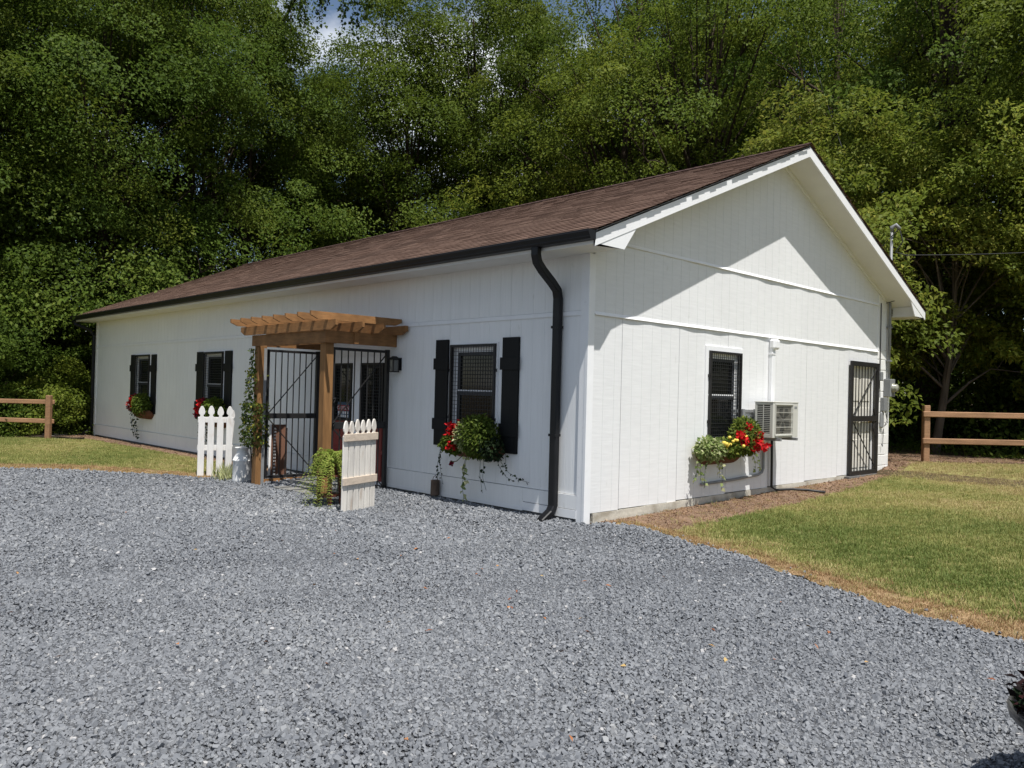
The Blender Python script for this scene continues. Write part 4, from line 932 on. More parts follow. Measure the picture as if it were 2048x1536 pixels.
for k, x, y, s, rz, lb, zs in FRONT:
    e = plant_tree(k, x, y, s, rz, lb, GF, zs)
    if 'sky gap' in lb and k == 'dense':                          # its long branch hangs out into the gap
        r3 = np.random.default_rng(9); b = MB(); P, D, Nn, LL = [], [], [], []
        pts = [(-25.3, 8.1, 13.6), (-23.2, 7.7, 15.4), (-21.2, 7.6, 16.5), (-19.8, 8.3, 16.7), (-18.7, 9.3, 16.3)]
        b.tube(pts, [.09, .07, .05, .035, .015], 6)
        for q in range(34):
            t = r3.uniform(.30, 1.0) * (len(pts) - 1); i = min(int(t), len(pts) - 2); p = Vector(pts[i]).lerp(Vector(pts[i + 1]), t - i)
            ln = r3.uniform(.4, 1.5) if q % 6 else r3.uniform(1.6, 2.3); o_ = Vector((r3.normal(0, .35), r3.normal(0, .35), 0))
            sp = [p, p + o_ * .6 + Vector((0, 0, .1)), p + o_ - Vector((0, 0, ln * .5)), p + o_ * 1.1 - Vector((0, 0, ln))]
            b.tube(sp, [.014, .010, .007, .004], 4, cap=False)
            for _ in range(int(26 * ln) + 14):
                f = r3.uniform(.05, 3); j = min(int(f), 2); w_ = sp[j].lerp(sp[j + 1], f - j)
                P.append(tuple(w_ + Vector(r3.normal(0, .09, 3)))); D.append(unit(r3, 1)[0] + np.array([0, 0, -.7])); Nn.append(unit(r3, 1)[0]); LL.append(r3.uniform(.10, .19))
        Mi = Matrix.LocRotScale(e.location, e.rotation_euler, e.scale).inverted()
        me = leaf_mesh('branch', np.array(P), np.array(D), np.array(Nn), np.array(LL), np.array(LL) * .75, np.clip(r3.normal(.25, .2, len(P)), 0, 1), M['leaf_deep']); me.transform(Mi)
        bo_ = mesh_child('branch', me, e)
        tw = bpy.data.meshes.new('twig'); tw.from_pydata(b.v, [], b.f); tw.materials.append(M['bark']); tw.transform(Mi); mesh_child('twig', tw, bo_)
BACK = [('dense', -29.5, -8, 1.1, 2), ('dense2', -30.4, -2.5, 1.1, 1), ('dense', -31, 2.8, 1.12, .2), ('dense2', -31.5, 8.2, 1.08, 3), ('dense', -31.5, 13.0, .74, 4.4), ('dense2', -30.8, 17.4, .66, 5),
        ('dense', -27, 19.6, .95, 1.3), ('dense2', -23.4, 22.0, 1.02, .7), ('dense', -19.4, 23.2, 1.0, 2.2), ('dense2', -15.4, 24.6, 1.02, 3.7), ('dense', -11.4, 25.4, 1.0, 5.2), ('dense2', -7.6, 27.8, 1.0, 1.9),
        ('dense', -2.0, 27.2, .98, .1), ('dense2', 1.6, 24.6, .95, 2.8), ('dense', 6.5, 21.5, .95, 4), ('dense2', 9.5, 17.5, .9, 5.5), ('dense', -21, 28, 1.2, 2), ('dense2', -12.5, 31, 1.2, 3), ('dense', -4, 33, 1.2, 1), ('dense2', -36.5, 4, 1.25, 0.5), ('dense', -36, -4, 1.25, 4)]
for k, x, y, s, rz in BACK: plant_tree(k, x, y, s, rz, 'tall leafy tree deeper in the wood behind the front row', GB)
for k, x, y, s, rz, lb in [
 ('bush', -20.6, -5.6, 1.0, 0, 'rounded bush behind the rails at the left edge'), ('bush', -20.3, -2.6, 1.15, 1.2, 'bush right behind the left fence post'), ('lowbush', -19.9, -1.0, 1.0, 2.0, 'pale low bush between fence post and building'),
 ('bush', -20.8, 1.0, 1.3, 3.0, 'tall bush beside the left corner of the building'), ('bush', -21.4, 4.2, 1.5, 4.1, 'big bush behind the left end of the roof'),
 ('bush', 1.0, 18.6, 1.5, 1, 'dark bush in the shade behind the right fence post'), ('bush', -3.4, 19.4, 1.3, 3, 'dark bush beside the electric meter corner'), ('bush', 3.6, 18.8, 1.4, 4.5, 'dark bush behind the rails at the right edge'),
 ('bush', -0.6, 19.0, 1.7, 5.2, 'tall shaded bush under the yellow green trees'), ('bush', 6.2, 19.2, 1.5, .4, 'shaded bush beyond the right edge rails')]:
    plant_tree(k, x, y, s, rz, lb, GU)
r2 = np.random.default_rng(5)
# weeds and ground ivy at the edge of the wood
P = np.concatenate([np.stack([r2.uniform(-21.5, -18.2, 5000), r2.uniform(-7, 3.5, 5000)], 1), np.stack([r2.uniform(-2, 8, 5000), r2.uniform(13.2, 18, 5000)], 1)]); n = len(P)
P3 = np.stack([P[:, 0], P[:, 1], T(P[:, 0], P[:, 1]) + r2.uniform(0.01, .25, n) * (np.sin(P[:, 0] * 2.1) * np.sin(P[:, 1] * 1.7) * .5 + .6)], 1)
o = mesh_child('weeds', leaf_mesh('weeds', P3, unit(r2, n) + np.array([0, 0, .5]), unit(r2, n) + np.array([0, 0, 1.2]), r2.uniform(.05, .13, n), r2.uniform(.02, .05, n), np.clip(r2.normal(.4, .2, n), 0, 1), M['leaf_mid']), None, 'stuff')

n = 26000; a_ = r2.uniform(math.radians(62), math.radians(212), n); d_ = r2.uniform(46, 60, n); h_ = r2.beta(1.1, 1.4, n) * (9 + 5 * np.sin(a_ * 9) * np.sin(a_ * 23))
P = np.stack([-8 + np.cos(a_) * d_, 2 + np.sin(a_) * d_, np.zeros(n)], 1); P[:, 2] = T(P[:, 0], P[:, 1]) + np.maximum(h_, .1)
mesh_child('far_woods', leaf_mesh('far_woods', P, unit(r2, n) + np.array([0, 0, -.4]), unit(r2, n) * .8 + np.array([0, 0, .8]), r2.uniform(.5, 1.1, n), r2.uniform(.35, .7, n), np.clip(r2.normal(.35, .2, n), 0, 1), M['leaf_deep']), None, 'stuff')

# ------------------------------------------------------------------ split rail fences
def rail_fence(posts, label, h, rails):
    e = thing('rail_fence', (posts[0][0], posts[0][1], Tz(*posts[0])), label, 'fence')
    for (x, y) in posts:
        g = Tz(x, y); MB().bar((x, y, g - .3), (x, y, g + h), .125, .125, up=(.7, .72, 0)).build('post', M['rail_wood'], e, bevel=.012)
    for (a, c) in zip(posts[:-1], posts[1:]):
        for zz in rails:
            d = Vector((c[0] - a[0], c[1] - a[1], 0)).normalized(); s = Vector((d.y, -d.x, 0)) * .075
            MB().bar(Vector((a[0], a[1], Tz(*a) + zz)) + s - d * .10, Vector((c[0], c[1], Tz(*c) + zz + rr.uniform(-.02, .02))) + s + d * .05, .05, .115).build('rail', M['rail_wood'], e, bevel=.012)
    return e
rail_fence([(.20, 10.45), (2.3, 12.65), (4.4, 14.85)], 'two rail brown timber fence on the lawn right of the building', 1.17, (.99, .44))
rail_fence([(-17.0, -1.42), (-18.75, -3.2), (-20.5, -5.0)], 'two rail brown timber fence left of the building', 1.12, (.95, .45))
tag(MB().tube([(-17.6, -1.7, .03), (-16.9, -1.15, .05), (-16.5, -.95, .03), (-16.2, -.8, .05)], .03, 6).build('log', M['bark'], None), 'thin dark stick lying at the foot of the left fence post', 'stick')

# ------------------------------------------------------------------ planters and plants
def cloud(rng, n, c, r, leaf, asp, tone, m_, name, up=.8, shell=.35, dr=.0):
    u = unit(rng, n) * (rng.uniform(shell ** 3, 1, n) ** (1 / 3))[:, None]; P = u * np.array(r) + np.array(c)
    D = u * .8 + unit(rng, n) * .8 + np.array([0, 0, -dr]); Nn = unit(rng, n) * .7 + np.array([0, 0, up]) + u * .5
    Ls = leaf * rng.uniform(.6, 1.3, n)
    return leaf_mesh(name, P, D, Nn, Ls, Ls * asp, np.clip(rng.normal(*tone, n), 0, 1), m_)
def flower(c, r, m_, parent, rng, name='flower_head', n=46):
    u = unit(rng, n); P = u * r * rng.uniform(.35, .75, (n, 1)) + np.array(c)
    return mesh_child(name, leaf_mesh(name, P - np.array(ORG[parent.name]), unit(rng, n) * .8 + u * .3, u + unit(rng, n) * .4, rng.uniform(.45, .8, n) * r, rng.uniform(.5, .8, n) * r, rng.uniform(0, 1, n), m_), parent)
def strand(b, P, tones, pts, step, ls, rng, LD, LN, LL):
    pts = [Vector(p) for p in pts]; b.tube(pts, .0025, 4, cap=False)
    for a, c in zip(pts[:-1], pts[1:]):
        k = max(1, int((c - a).length / step))
        for i in range(k):
            q = a.lerp(c, (i + rng.uniform(.2, .8)) / k)
            for _ in range(rng.integers(1, 3)):
                P.append(tuple(q)); d = unit(rng, 1)[0] + np.array([0, 0, -.6]); LD.append(d); LN.append(unit(rng, 1)[0] + np.array([.4, -.4, .4])); LL.append(ls * rng.uniform(.6, 1.2))
def vine(parent, strands, step, ls, m_, rng, asp=.75, name='trailing_vine', tone=(.5, .22)):
    for pts in strands:
        b = MB(); P, D, Nn, LL = [], [], [], []; strand(b, P, None, pts, step, ls, rng, D, Nn, LL); n = len(P)
        o0 = np.array(ORG[parent.name])
        me = leaf_mesh(name, np.array(P) - o0, np.array(D), np.array(Nn), np.array(LL), np.array(LL) * asp, np.clip(rng.normal(tone[0], tone[1], n), 0, 1), m_)
        o = mesh_child(name, me, parent)
        st = MB(); st.v = b.v; st.f = b.f; st.t = b.t
        so = st.build('stem', M['leaf_dark'], o)
        so.data.transform(Matrix.Translation(-Vector(o0)))
def basket(tf, s0, s1, z0, z1, dep, parent):
    b = MB(tf); n = 8; prof = [(dep * math.sin(math.pi / 2 * k / n) if False else dep * math.cos(math.pi / 2 * (1 - k / n)), z0 + (z1 - z0) * (1 - math.cos(math.pi / 2 * k / n))) for k in range(n + 1)]
    m_ = 12; rows = []
    for i in range(m_ + 1):
        t = i / m_; s = s0 + (s1 - s0) * t; e = min(1, (min(t, 1 - t) / .16) ** .5) if t not in (0, 1) else 0.25
        rows.append([(s, .004 + p[0] * (.35 + .65 * e), z1 - (z1 - p[1]) * (.3 + .7 * e)) for p in prof])
    vs = [p for r_ in rows for p in r_]; k1 = n + 1
    fs = [(i * k1 + j, i * k1 + j + 1, (i + 1) * k1 + j + 1, (i + 1) * k1 + j) for i in range(m_) for j in range(n)]
    fs += [tuple(range(k1)), tuple(range(m_ * k1, m_ * k1 + k1))[::-1]]
    b.add(vs, fs); b.box(s0 + .03, s1 - .03, .004, dep * .85, z1 - .05, z1 - .03)
    return b.build('basket', M['terracotta'], parent, smooth=True)
def sub(parent, me, name): 
    me.transform(Matrix.Translation(-Vector(ORG[parent.name]))); return mesh_child(name, me, parent)
rg = np.random.default_rng(77)
# planter under the nearest front window
SH = Vector((.16, 0, 0))
pf = thing('flower_basket', (-2.0, 0, .70), 'flower basket with red geraniums under the nearest front window', 'planter', 'flower baskets under the windows')
basket(front_tf, -2.55, -1.50, .62, .84, .22, pf)
sub(pf, cloud(rg, 2600, (-1.86, -.17, .93), (.34, .19, .28), .055, .5, (.35, .18), M['leaf_plant'], 'foliage', dr=.3), 'foliage')
sub(pf, cloud(rg, 900, (-2.10, -.20, .93), (.14, .13, .20), .055, .5, (.75, .2), M['leaf_varieg'], 'foliage', dr=.3), 'foliage')
sub(pf, cloud(rg, 700, (-2.36, -.18, .80), (.20, .15, .12), .06, .8, (.4, .2), M['leaf_plant'], 'foliage'), 'foliage')
for c, r in (((-2.33, -.22, .985), .105), ((-2.22, -.22, 1.01), .115), ((-2.19, -.25, .92), .085), ((-2.26, -.28, .79), .075), ((-2.42, -.2, .95), .05)): flower(c, r, M['petal_red'], pf, rg)
flower((-2.33, -.22, .54), .04, M['petal_dark'], pf, rg)
MB().tube([(-2.1, -.2, .68), (-2.2, -.24, .58), (-2.33, -.22, .56)], .006, 5).build('stem', M['leaf_vine'], pf)
vine(pf, [[(-2.62, -.12, .82), (-2.72, -.13, .62), (-2.68, -.1, .30), (-2.66, -.09, .22)], [(-2.66, -.12, .74), (-2.78, -.1, .5), (-2.80, -.08, .18), (-2.84, -.07, .02)]], .05, .045, M['leaf_dark'], rg)
vine(pf, [[(-2.0, -.24, .66), (-2.03, -.25, .48), (-2.10, -.22, .26), (-2.08, -.2, .08)], [(-2.02, -.24, .64), (-2.06, -.26, .45), (-2.0, -.24, .30)]], .042, .075, M['leaf_varieg'], rg, tone=(.65, .25))
vine(pf, [[(-1.75, -.22, .64), (-1.78, -.2, .45), (-1.74, -.18, .20)], [(-1.70, -.2, .66), (-1.73, -.19, .40), (-1.69, -.16, .24)]], .11, .05, M['leaf_dark'], rg)
vine(pf, [[(-1.50, -.16, .80), (-1.42, -.16, .62), (-1.32, -.12, .50), (-1.15, -.07, .42), (-1.02, -.05, .40)], [(-1.52, -.18, .72), (-1.45, -.16, .56), (-1.36, -.12, .44), (-1.26, -.1, .40)], [(-1.48, -.14, .86), (-1.38, -.12, .72), (-1.40, -.1, .55)]], .045, .05, M['leaf_dark'], rg)
for o in [pf]: o.location += SH
sub(pf, cloud(rg, 420, (-1.60, -.17, .78), (.17, .14, .15), .055, .8, (.45, .2), M['leaf_dark'], 'foliage'), 'foliage')
# the gable planter
pg2 = thing('flower_basket', (0, 3.0, .7), 'flower basket with yellow and red blooms under the gable window', 'planter', 'flower baskets under the windows')
basket(gable_tf, 2.60, 3.62, .58, .80, .22, pg2)
sub(pg2, cloud(rg, 2600, (.20, 3.55, .97), (.19, .30, .27), .055, .5, (.5, .2), M['leaf_plant'], 'foliage', dr=.3), 'foliage')
sub(pg2, cloud(rg, 1100, (.18, 2.68, .82), (.17, .26, .15), .06, .6, (.55, .25), M['leaf_varieg'], 'foliage', dr=.3), 'foliage')
sub(pg2, cloud(rg, 900, (.20, 3.1, .82), (.17, .35, .13), .055, .6, (.4, .2), M['leaf_plant'], 'foliage'), 'foliage')
for c, r in (((.32, 3.44, 1.12), .06), ((.34, 3.20, .985), .085), ((.36, 3.27, .91), .075), ((.36, 3.66, .99), .095), ((.38, 3.55, .86), .10), ((.38, 3.79, .83), .08)): flower(c, r, M['petal_red'], pg2, rg)
for k in range(19):
    y = 2.78 + .034 * k * rg.uniform(.8, 1.2) - .0; zz = .93 - .14 * rg.uniform(0, 1) + (.06 if k > 6 else 0); c = (.33 + .05 * rg.uniform(-1, 1), min(y, 3.36), zz)
    u = .030 * rg.uniform(.8, 1.15); MB().lathe([(0, -u), (u * .7, -u * .7), (u, 0), (u * .7, u * .7), (0, u * .85)], c, 8).build('flower_head', M['petal_yellow'], pg2, smooth=True)
vine(pg2, [[(.24, 2.88, .72), (.26, 2.86, .55), (.25, 2.90, .38), (.24, 2.88, .25)], [(.24, 2.80, .70), (.26, 2.80, .55), (.25, 2.82, .42)]], .05, .065, M['leaf_varieg'], rg, tone=(.7, .25))
vine(pg2, [[(.20, 2.50, .80), (.20, 2.36, .66), (.19, 2.34, .48), (.17, 2.3, .36)], [(.18, 2.46, .78), (.2, 2.42, .6), (.19, 2.44, .40)], [(.2, 2.56, .74), (.22, 2.5, .5), (.22, 2.5, .30)], [(.2, 3.80, .78), (.24, 3.90, .64), (.24, 3.92, .50)], [(.22, 3.70, .76), (.26, 3.76, .6), (.24, 3.8, .46)]], .045, .06, M['leaf_varieg'], rg, tone=(.4, .25))
pg2.location.y -= .30
# the two small ones on the front
for xc, lb in ((-10.02, 'flower basket under the second front window, partly hidden by white pickets'), (-14.12, 'flower basket under the farthest front window by the left corner')):
    pp = thing('flower_basket', (xc, 0, .7), lb, 'planter', 'flower baskets under the windows')
    basket(front_tf, xc - .50, xc + .52, .63, .85, .22, pp)
    sub(pp, cloud(rg, 1500, (xc + .12, -.16, .98), (.42, .18, .26), .065, .55, (.35, .18), M['leaf_plant'], 'foliage', dr=.3), 'foliage')
    for dx, zz, r, mm in ((-.38, 1.12, .10, 'petal_red'), (-.22, 1.16, .09, 'petal_dark'), (-.55, .98, .09, 'petal_red'), (-.62, .88, .07, 'petal_dark')): flower((xc + dx, -.2, zz), r, M[mm], pp, rg)
    vine(pp, [[(xc - .55 + .09 * k, -.16, .84), (xc - .62 + .10 * k, -.16, .6), (xc - .58 + .10 * k, -.13, .40 - .06 * k), (xc - .55 + .1 * k, -.1, .16)] for k in range(5)], .07, .06, M['leaf_dark'], rg, tone=(.35, .2))

# rusty tin hanging on a vine by the wall
tn = thing('rusty_tin', (-2.66, -.12, .02), 'small rusty tin hanging at the foot of the wall below red geraniums', 'tin')
MB().lathe([(0, .05), (.062, .05), (.064, .055), (.062, .25), (.066, .255), (.060, .26), (.058, .07), (0, .07)], (-2.66, -.10, 0), 16).build('can', M['rust'], tn, smooth=True)
MB().tube([(-2.72, -.10, .255), (-2.70, -.10, .30), (-2.66, -.10, .325), (-2.62, -.10, .30), (-2.60, -.10, .255)], .004, 5).build('handle', M['rust'], tn)

# climbing vine on the left post
cv = thing('climbing_vine', (PX0, PY, -.05), 'leafy vine with yellowing leaves climbing the left pergola post', 'vine')
def around(rng, n, z0, z1, r, c): 
    a = rng.uniform(0, 6.28, n); zz = rng.uniform(z0, z1, n); rr_ = r * rng.uniform(.55, 1.15, n)
    return np.stack([c[0] + np.cos(a) * rr_, c[1] + np.sin(a) * rr_, zz], 1), a
PA, a1 = around(rg, 900, .55, 1.25, .19, (PX0 - .06, PY - .04)); PB, a2 = around(rg, 330, 1.2, 1.75, .14, (PX0 - .10, PY - .03)); PC, a3 = around(rg, 190, 1.7, 2.12, .09, (PX0 - .10, PY - .03))
P = np.concatenate([PA, PB, PC]); a = np.concatenate([a1, a2, a3]); n = len(P); u = np.stack([np.cos(a), np.sin(a), np.zeros(n)], 1)
sub(cv, leaf_mesh('leaves', P, u * .5 + unit(rg, n) * .7 + np.array([0, 0, -.5]), u + unit(rg, n) * .6, rg.uniform(.035, .075, n), rg.uniform(.025, .05, n), np.clip(rg.normal(.38, .2, n) + .35 * (rg.uniform(0, 1, n) > .9), 0, 1), M['leaf_vine']), 'leaves')
vine(cv, [[(PX0 - .12, PY, 1.6), (PX0 - .30, PY + .03, 1.72), (PX0 - .36, PY, 1.55)], [(PX0 - .1, PY, 1.1), (PX0 - .34, PY - .05, 1.12), (PX0 - .42, PY - .02, .95)], [(PX0 - .1, PY, .9), (PX0 - .3, PY - .02, .7), (PX0 - .34, PY, .52)], [(PX0, PY - .1, .8), (PX0 + .06, PY - .1, .5), (PX0 + .05, PY - .09, .40)]], .05, .06, M['leaf_dark'], rg)
MB().tube([(PX0 - .09, PY - .02, -.08), (PX0 - .12, PY - .07, .5), (PX0 - .10, PY + .02, 1.0), (PX0 - .12, PY - .03, 1.6), (PX0 - .09, PY, 2.1)], .012, 6).build('stem', M['bark'], cv)

# fern on a dark red stand by the right post
FX, FY, FZ = -3.36, -1.36, -.08
fs_ = thing('plant_stand', (FX, FY, FZ), 'dark red wooden plant stand holding the fern by the right pergola post', 'plant stand')
for k in range(4):
    a = math.pi / 4 + k * math.pi / 2 + .3; MB().bar((FX + .15 * math.cos(a), FY + .15 * math.sin(a), FZ - .01), (FX + .13 * math.cos(a), FY + .13 * math.sin(a), FZ + .42), .03, .03, up=(1, .3, 0)).build('leg', M['dark_red_wood'], fs_)
MB().lathe([(0, 0), (.19, 0), (.19, .025), (0, .025)], (FX, FY, FZ + .40), 16).build('top', M['dark_red_wood'], fs_)
b = MB()
for k in range(4):
    a = math.pi / 4 + k * math.pi / 2 + .3; c = a + math.pi / 2; b.bar((FX + .14 * math.cos(a), FY + .14 * math.sin(a), FZ + .14), (FX + .14 * math.cos(c), FY + .14 * math.sin(c), FZ + .14), .02, .03)
b.build('stretcher', M['dark_red_wood'], fs_)
fp = thing('potted_fern', (FX, FY, FZ + .426), 'bright green arching fern in a pot on the dark red stand', 'plant')
MB().lathe([(0, 0), (.09, 0), (.13, .14), (.14, .15), (.12, .15), (0, .13)], (FX, FY, FZ + .426), 16).build('pot', M['terracotta'], fp)
P, D, Nn, LL = [], [], [], []
for k in range(110):
    a = rg.uniform(0, 6.28); ln = rg.uniform(.28, .56); rise = rg.uniform(.04, .26); fall = rg.uniform(.15, .74); d2 = np.array([math.cos(a), math.sin(a), 0])
    for i in range(26):
        t = i / 25; q = np.array([FX, FY, FZ + .55]) + d2 * ln * t * (1 - .12 * t) + np.array([0, 0, rise * math.sin(math.pi * min(t * 1.2, 1)) - fall * t ** 2.2])
        for sgn in (-1, 1):
            P.append(q); s = np.array([-d2[1], d2[0], 0]) * sgn; D.append(s + d2 * .5 + np.array([0, 0, -.35]) + rg.normal(0, .15, 3)); Nn.append(np.array([0, 0, 1]) + d2 * .3 + rg.normal(0, .25, 3)); LL.append(.062 * (1 - .55 * t) * rg.uniform(.8, 1.2))
LL = np.array(LL); n = len(P)
sub(fp, leaf_mesh('fronds', np.array(P), np.array(D), np.array(Nn), LL, LL * .34, np.clip(rg.normal(.5, .22, n), 0, 1), M['fern']), 'fronds')

# dried grass clump beside the milk can
P = np.stack([rg.normal(-6.72, .07, 160), rg.normal(-1.30, .07, 160), np.full(160, -.08)], 1)
tag(mesh_child('dry_plant', leaf_mesh('dry_plant', P, unit(rg, 160) * .5 + np.array([0, 0, 1]), unit(rg, 160), rg.uniform(.12, .34, 160), np.full(160, .02), np.clip(rg.normal(.9, .1, 160), 0, 1), M['leaf_varieg']), None), 'dry straw coloured plant between picket panel and milk can', 'plant')

# tub with dark red plant at the right edge
tx, ty = 5.635, -3.25
tz = Tz(tx, ty)
tu = thing('planter_tub', (tx, ty, tz), 'round black planter tub with dark red leaves at the right edge of the gravel', 'planter')
MB().lathe([(0, 0), (.33, 0), (.42, .34), (.46, .36), (.46, .39), (.42, .39), (.40, .34), (0, .32)], (tx, ty, tz), 28).build('tub', M['black_pot'], tu, smooth=True)
sub(tu, cloud(rg, 2200, (tx, ty, tz + .43), (.44, .44, .13), .05, .6, (.4, .25), M['leaf_maroon'], 'foliage'), 'foliage')
sub(tu, cloud(rg, 1000, (tx, ty, tz + .41), (.42, .42, .13), .05, .6, (.1, .1), M['leaf_dark'], 'foliage'), 'foliage')

# ------------------------------------------------------------------ air conditioner and its pipes
ac = thing('air_conditioner', (0, 4.02, .93), 'cream outdoor air conditioner unit bracketed to the gable wall', 'air conditioner')
ya, yb, xa, xb, za, zb = 3.66, 4.43, .12, .41, .95, 1.48
b = MB(); b.box(xa, xb - .02, ya + .02, yb, za, zb - .012); b.box(xa - .008, xb + .006, ya - .006, yb + .006, zb - .014, zb)
b.box(xb - .05, xb, ya, ya + .05, za, zb - .013); b.box(xa, xa + .035, ya, ya + .03, za, zb - .013); b.box(xa + .035, xb - .05, ya, ya + .03, za, za + .06); b.box(xa + .035, xb - .05, ya, ya + .03, zb - .05, zb - .013)
b.box(xb - .02, xb, ya + .05, ya + .08, za, zb - .013); b.box(xb - .02, xb, yb - .20, yb, za, zb - .013); b.box(xb - .02, xb, ya + .08, yb - .2, za, za + .055); b.box(xb - .02, xb, ya + .08, yb - .20, zb - .06, zb - .013)
b.build('casing', M['ac_case'], ac, bevel=.004)
MB().box(xa + .03, xb - .045, ya + .012, ya + .0195, za + .05, zb - .05).build('coil', M['ac_dark'], ac)
MB().box(xb - .0198, xb - .012, ya + .075, yb - .195, za + .05, zb - .055).build('fan_recess', M['ac_fan'], ac)
for k in range(15):
    z_ = za + .072 + k * .0272
    MB().box(xa + .035, xb - .05, ya + .001, ya + .005, z_, z_ + .009).build('louvre', M['ac_case'], ac)
MB().box(xa + .13, xa + .14, ya - .002, ya + .011, za + .06, zb - .05).build('louvre', M['ac_case'], ac)
b = MB(); cy, cz = (ya + .08 + yb - .2) / 2, (za + zb) / 2 
for k in range(5):
    a0 = k * 2 * math.pi / 5 + .4
    b.add([(xb - .011, cy, cz), (xb - .009, cy + .19 * math.cos(a0), cz + .19 * math.sin(a0)), (xb - .004, cy + .2 * math.cos(a0 + .5), cz + .2 * math.sin(a0 + .5)), (xb - .010, cy + .17 * math.cos(a0 + .85), cz + .17 * math.sin(a0 + .85))], [(0, 1, 2, 3)])
b.build('fan', M['ac_dark'], ac)
b = MB(); y_l, y_r, z_b, z_t = ya + .07, yb - .19, za + .045, zb - .05
for z_ in np.linspace(z_b, z_t, 19)[1:-1]: b.tube([(xb + .012, y_l, z_), (xb + .012, y_r, z_)], .0012, 4)
for z_ in np.linspace(z_b, z_t, 5)[1:-1]: b.tube([(xb + .014, y_l, z_), (xb + .014, y_r, z_)], .0042, 4)
b.build('fan_grille', M['ac_case'], ac)
b = MB(); b.bar((xb + .004, y_l - .01, z_t + .01), (xb + .004, y_r + .01, z_t + .01), .02, .012); b.bar((xb + .004, y_l - .01, z_b - .01), (xb + .004, y_r + .01, z_b - .01), .02, .012)
for y_ in (y_l - .01, y_r + .01): b.bar((xb + .004, y_, z_b), (xb + .004, y_, z_t), .02, .012)
b.build('grille_rim', M['ac_case'], ac)
MB().box(xb + .0005, xb + .003, yb - .12, yb - .04, zb - .10, zb - .065).build('badge', M['grey_metal'], ac)
br = thing('wall_bracket', (0, 4.0, .9), 'grey steel bracket carrying the air conditioner on the gable', 'bracket')
b = MB(); b.box(.002, .03, 3.22, 4.62, 1.31, 1.35); b.box(.002, .03, 3.22, 4.62, 1.22, 1.25); b.build('rail', M['grey_metal'], br)
for y_ in (3.46, 3.80, 4.30):
    MB().box(.031, .06, y_ - .025, y_ + .025, .90, 1.36).build('upright', M['grey_metal'], br)
    if y_ > 3.5: MB().box(.061, .47, y_ - .022, y_ + .022, .905, .945).build('arm', M['grey_metal'], br)
lc = thing('line_cover', (0, 4.3, 1.48), 'white vertical pipe cover above the air conditioner', 'pipe cover')
MB().box(.002, .065, 4.25, 4.35, 1.44, 2.36).build('channel', M['trim'], lc, bevel=.008)
MB().box(.001, .11, 4.235, 4.42, 2.28, 2.44).build('wall_cap', M['trim'], lc, bevel=.03)
b = MB(); b.box(.001, .072, 4.243, 4.357, 2.20, 2.225); b.build('band', M['trim'], lc)
cu = thing('conduit', (0, 4.1, .3), 'grey conduit bending along the gable wall below the flower basket', 'conduit')
MB().tube([(.10, 3.75, .98), (.05, 4.02, .90), (.035, 4.10, .80), (.035, 4.10, .46), (.035, 4.06, .40), (.035, 3.96, .37), (.032, 3.2, .335), (.03, 2.42, .32)], .020, 8).build('pipe', M['grey_metal'], cu, smooth=True)
tag(MB().tube([(.06, 4.30, .93), (.05, 4.33, .6), (.05, 4.34, .16), (.09, 4.42, .115), (.22, 4.66, .125), (.40, 4.84, .118), (.66, 4.86, .112)], .019, 8).build('drain_hose', M['hose'], None, smooth=True), 'black drain hose running down the gable and across bare soil', 'hose')

# ------------------------------------------------------------------ electric gear at the rear corner
em = thing('electric_meter', (0, 8.84, 1.6), 'grey electric meter box with round glass at the rear corner', 'meter')
MB().box(.004, .13, 8.72, 8.96, 1.62, 1.96).build('box', M['grey_box'], em, bevel=.006)
MB(lambda a, c, d: (.13 + d, 8.85 + a, 1.79 + c)).lathe([(.09, 0), (.09, .02), (.075, .03), (.075, .075), (.055, .095), (0, .10)], (0, 0, 0), 18).build('glass', M['glass_dome'], em, smooth=True)
ms = thing('conduit_mast', (0, 8.84, 1.95), 'grey electric mast rising through the eave with a weather head', 'mast')
MB().tube([(.05, 8.84, 1.96), (.05, 8.84, 4.84)], .026, 10).build('pipe', M['grey_metal'], ms, smooth=True)
MB().tube([(.05, 8.84, 4.82), (.05, 8.84, 4.90), (.12, 8.86, 4.94), (.19, 8.88, 4.86)], [.034, .042, .042, .03], 10).build('weather_head', M['grey_metal'], ms, smooth=True)
MB().tube([(.18, 8.88, 4.86), (.24, 8.90, 4.62), (.12, 8.87, 4.42), (.30, 9.0, 4.35)], .012, 6).build('drip_loop', M['cable'], ms)
MB().tube([(.17, 8.86, 4.86), (-.10, 8.7, 4.5), (-.05, 8.78, 4.2), (.06, 8.84, 4.15)], .010, 6).build('drip_loop', M['cable'], ms)
b = MB()
for z_ in (2.3, 2.95): b.box(.001, .09, 8.79, 8.89, z_, z_ + .025)
b.build('strap', M['grey_metal'], ms)
tb2 = thing('phone_box', (0, 8.66, 1.25), 'grey telephone box with dangling wires below the electric meter', 'utility box')
MB().box(.004, .085, 8.58, 8.73, 1.34, 1.60).build('box', M['grey_box'], tb2, bevel=.008)
MB().box(.004, .05, 8.55, 8.68, 1.02, 1.33).build('plate', M['grey_metal'], tb2, bevel=.03)
MB().tube([(.06, 8.68, 1.36), (.09, 8.72, 1.18), (.06, 8.66, 1.05), (.08, 8.76, 1.12), (.05, 8.74, 1.28)], .006, 5).build('wire', M['cable'], tb2)
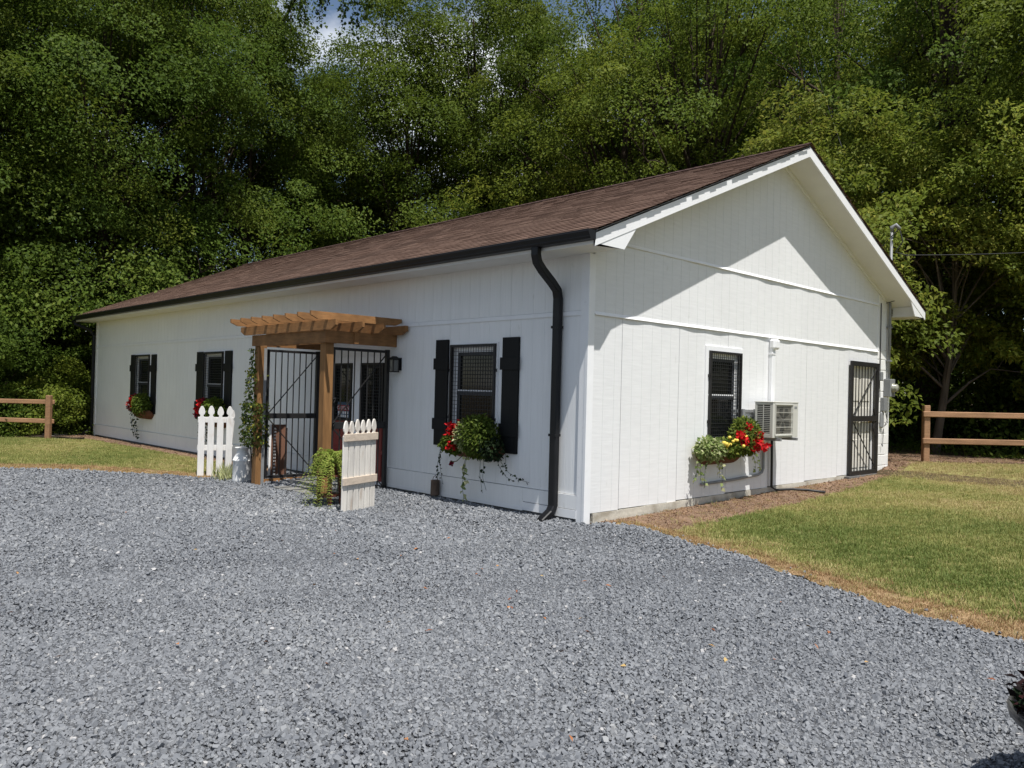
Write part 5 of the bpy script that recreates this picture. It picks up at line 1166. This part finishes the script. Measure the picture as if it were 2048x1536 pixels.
MB().tube([(.03, 8.70, 1.0), (.03, 8.68, .80), (.05, 8.62, .66), (.03, 8.60, .72)], .006, 5).build('wire', M['cable'], tb2)
jb = thing('junction_box', (0, 8.48, 2.0), 'small grey junction box at the top right of the barred side door', 'utility box')
MB().box(.004, .07, 8.44, 8.54, 1.92, 2.09).build('box', M['grey_box'], jb, bevel=.01)
MB().tube([(.02, 8.50, 2.09), (.018, 8.50, 2.6), (.018, 8.50, 3.40)], .009, 6).build('cable', M['cable'], jb)
MB().tube([(.02, 8.49, 1.92), (.02, 8.52, 1.6)], .008, 6).build('cable', M['cable'], jb)
tag(MB().tube([(.03, 8.70, 3.42), (.25, 8.85, 3.50), (.40, 9.02, 3.56), (.44, 9.06, 3.44), (.40, 9.08, 3.62)], .008, 5).build('cable', M['cable'], None), 'loose black cable looping under the rear eave', 'cable')
def sag(a, c, s, n=14): return [tuple(Vector(a).lerp(Vector(c), k / n) - Vector((0, 0, s * 4 * (k / n) * (1 - k / n)))) for k in range(n + 1)]
tag(MB().tube(sag((.30, 9.0, 4.36), (7.0, 18.0, 5.9), .25), .007, 5).build('power_line', M['cable'], None), 'overhead power line running right from the conduit mast', 'power line')
tag(MB().tube(sag((-5.6, 15.6, 14.2), (-2.2, 13.2, 6.2), .35), .007, 5).build('power_line', M['cable'], None), 'thin wire slanting down through trees behind the roof peak', 'power line')

# fallen leaves on the gravel
P = np.stack([rg.uniform(1.0, 5.0, 34), rg.uniform(-5.2, -1.2, 34)], 1)
P = np.concatenate([P, np.stack([rg.uniform(-6, 2, 40), rg.uniform(-8, -1.6, 40)], 1)]); n = len(P)
o = mesh_child('fallen_leaves', leaf_mesh('fallen_leaves', np.stack([P[:, 0], P[:, 1], T(P[:, 0], P[:, 1]) + .028], 1), unit(rg, n) * np.array([1, 1, .25]), unit(rg, n) * .3 + np.array([0, 0, 1]), rg.uniform(.03, .06, n), rg.uniform(.012, .028, n), rg.uniform(0, 1, n),
    mat('fallen_leaf', (.3, .12, .05), .7, .2, tone=[(0, (.18, .06, .03)), (.6, (.36, .15, .06)), (1, (.42, .30, .12))])), None, 'stuff')
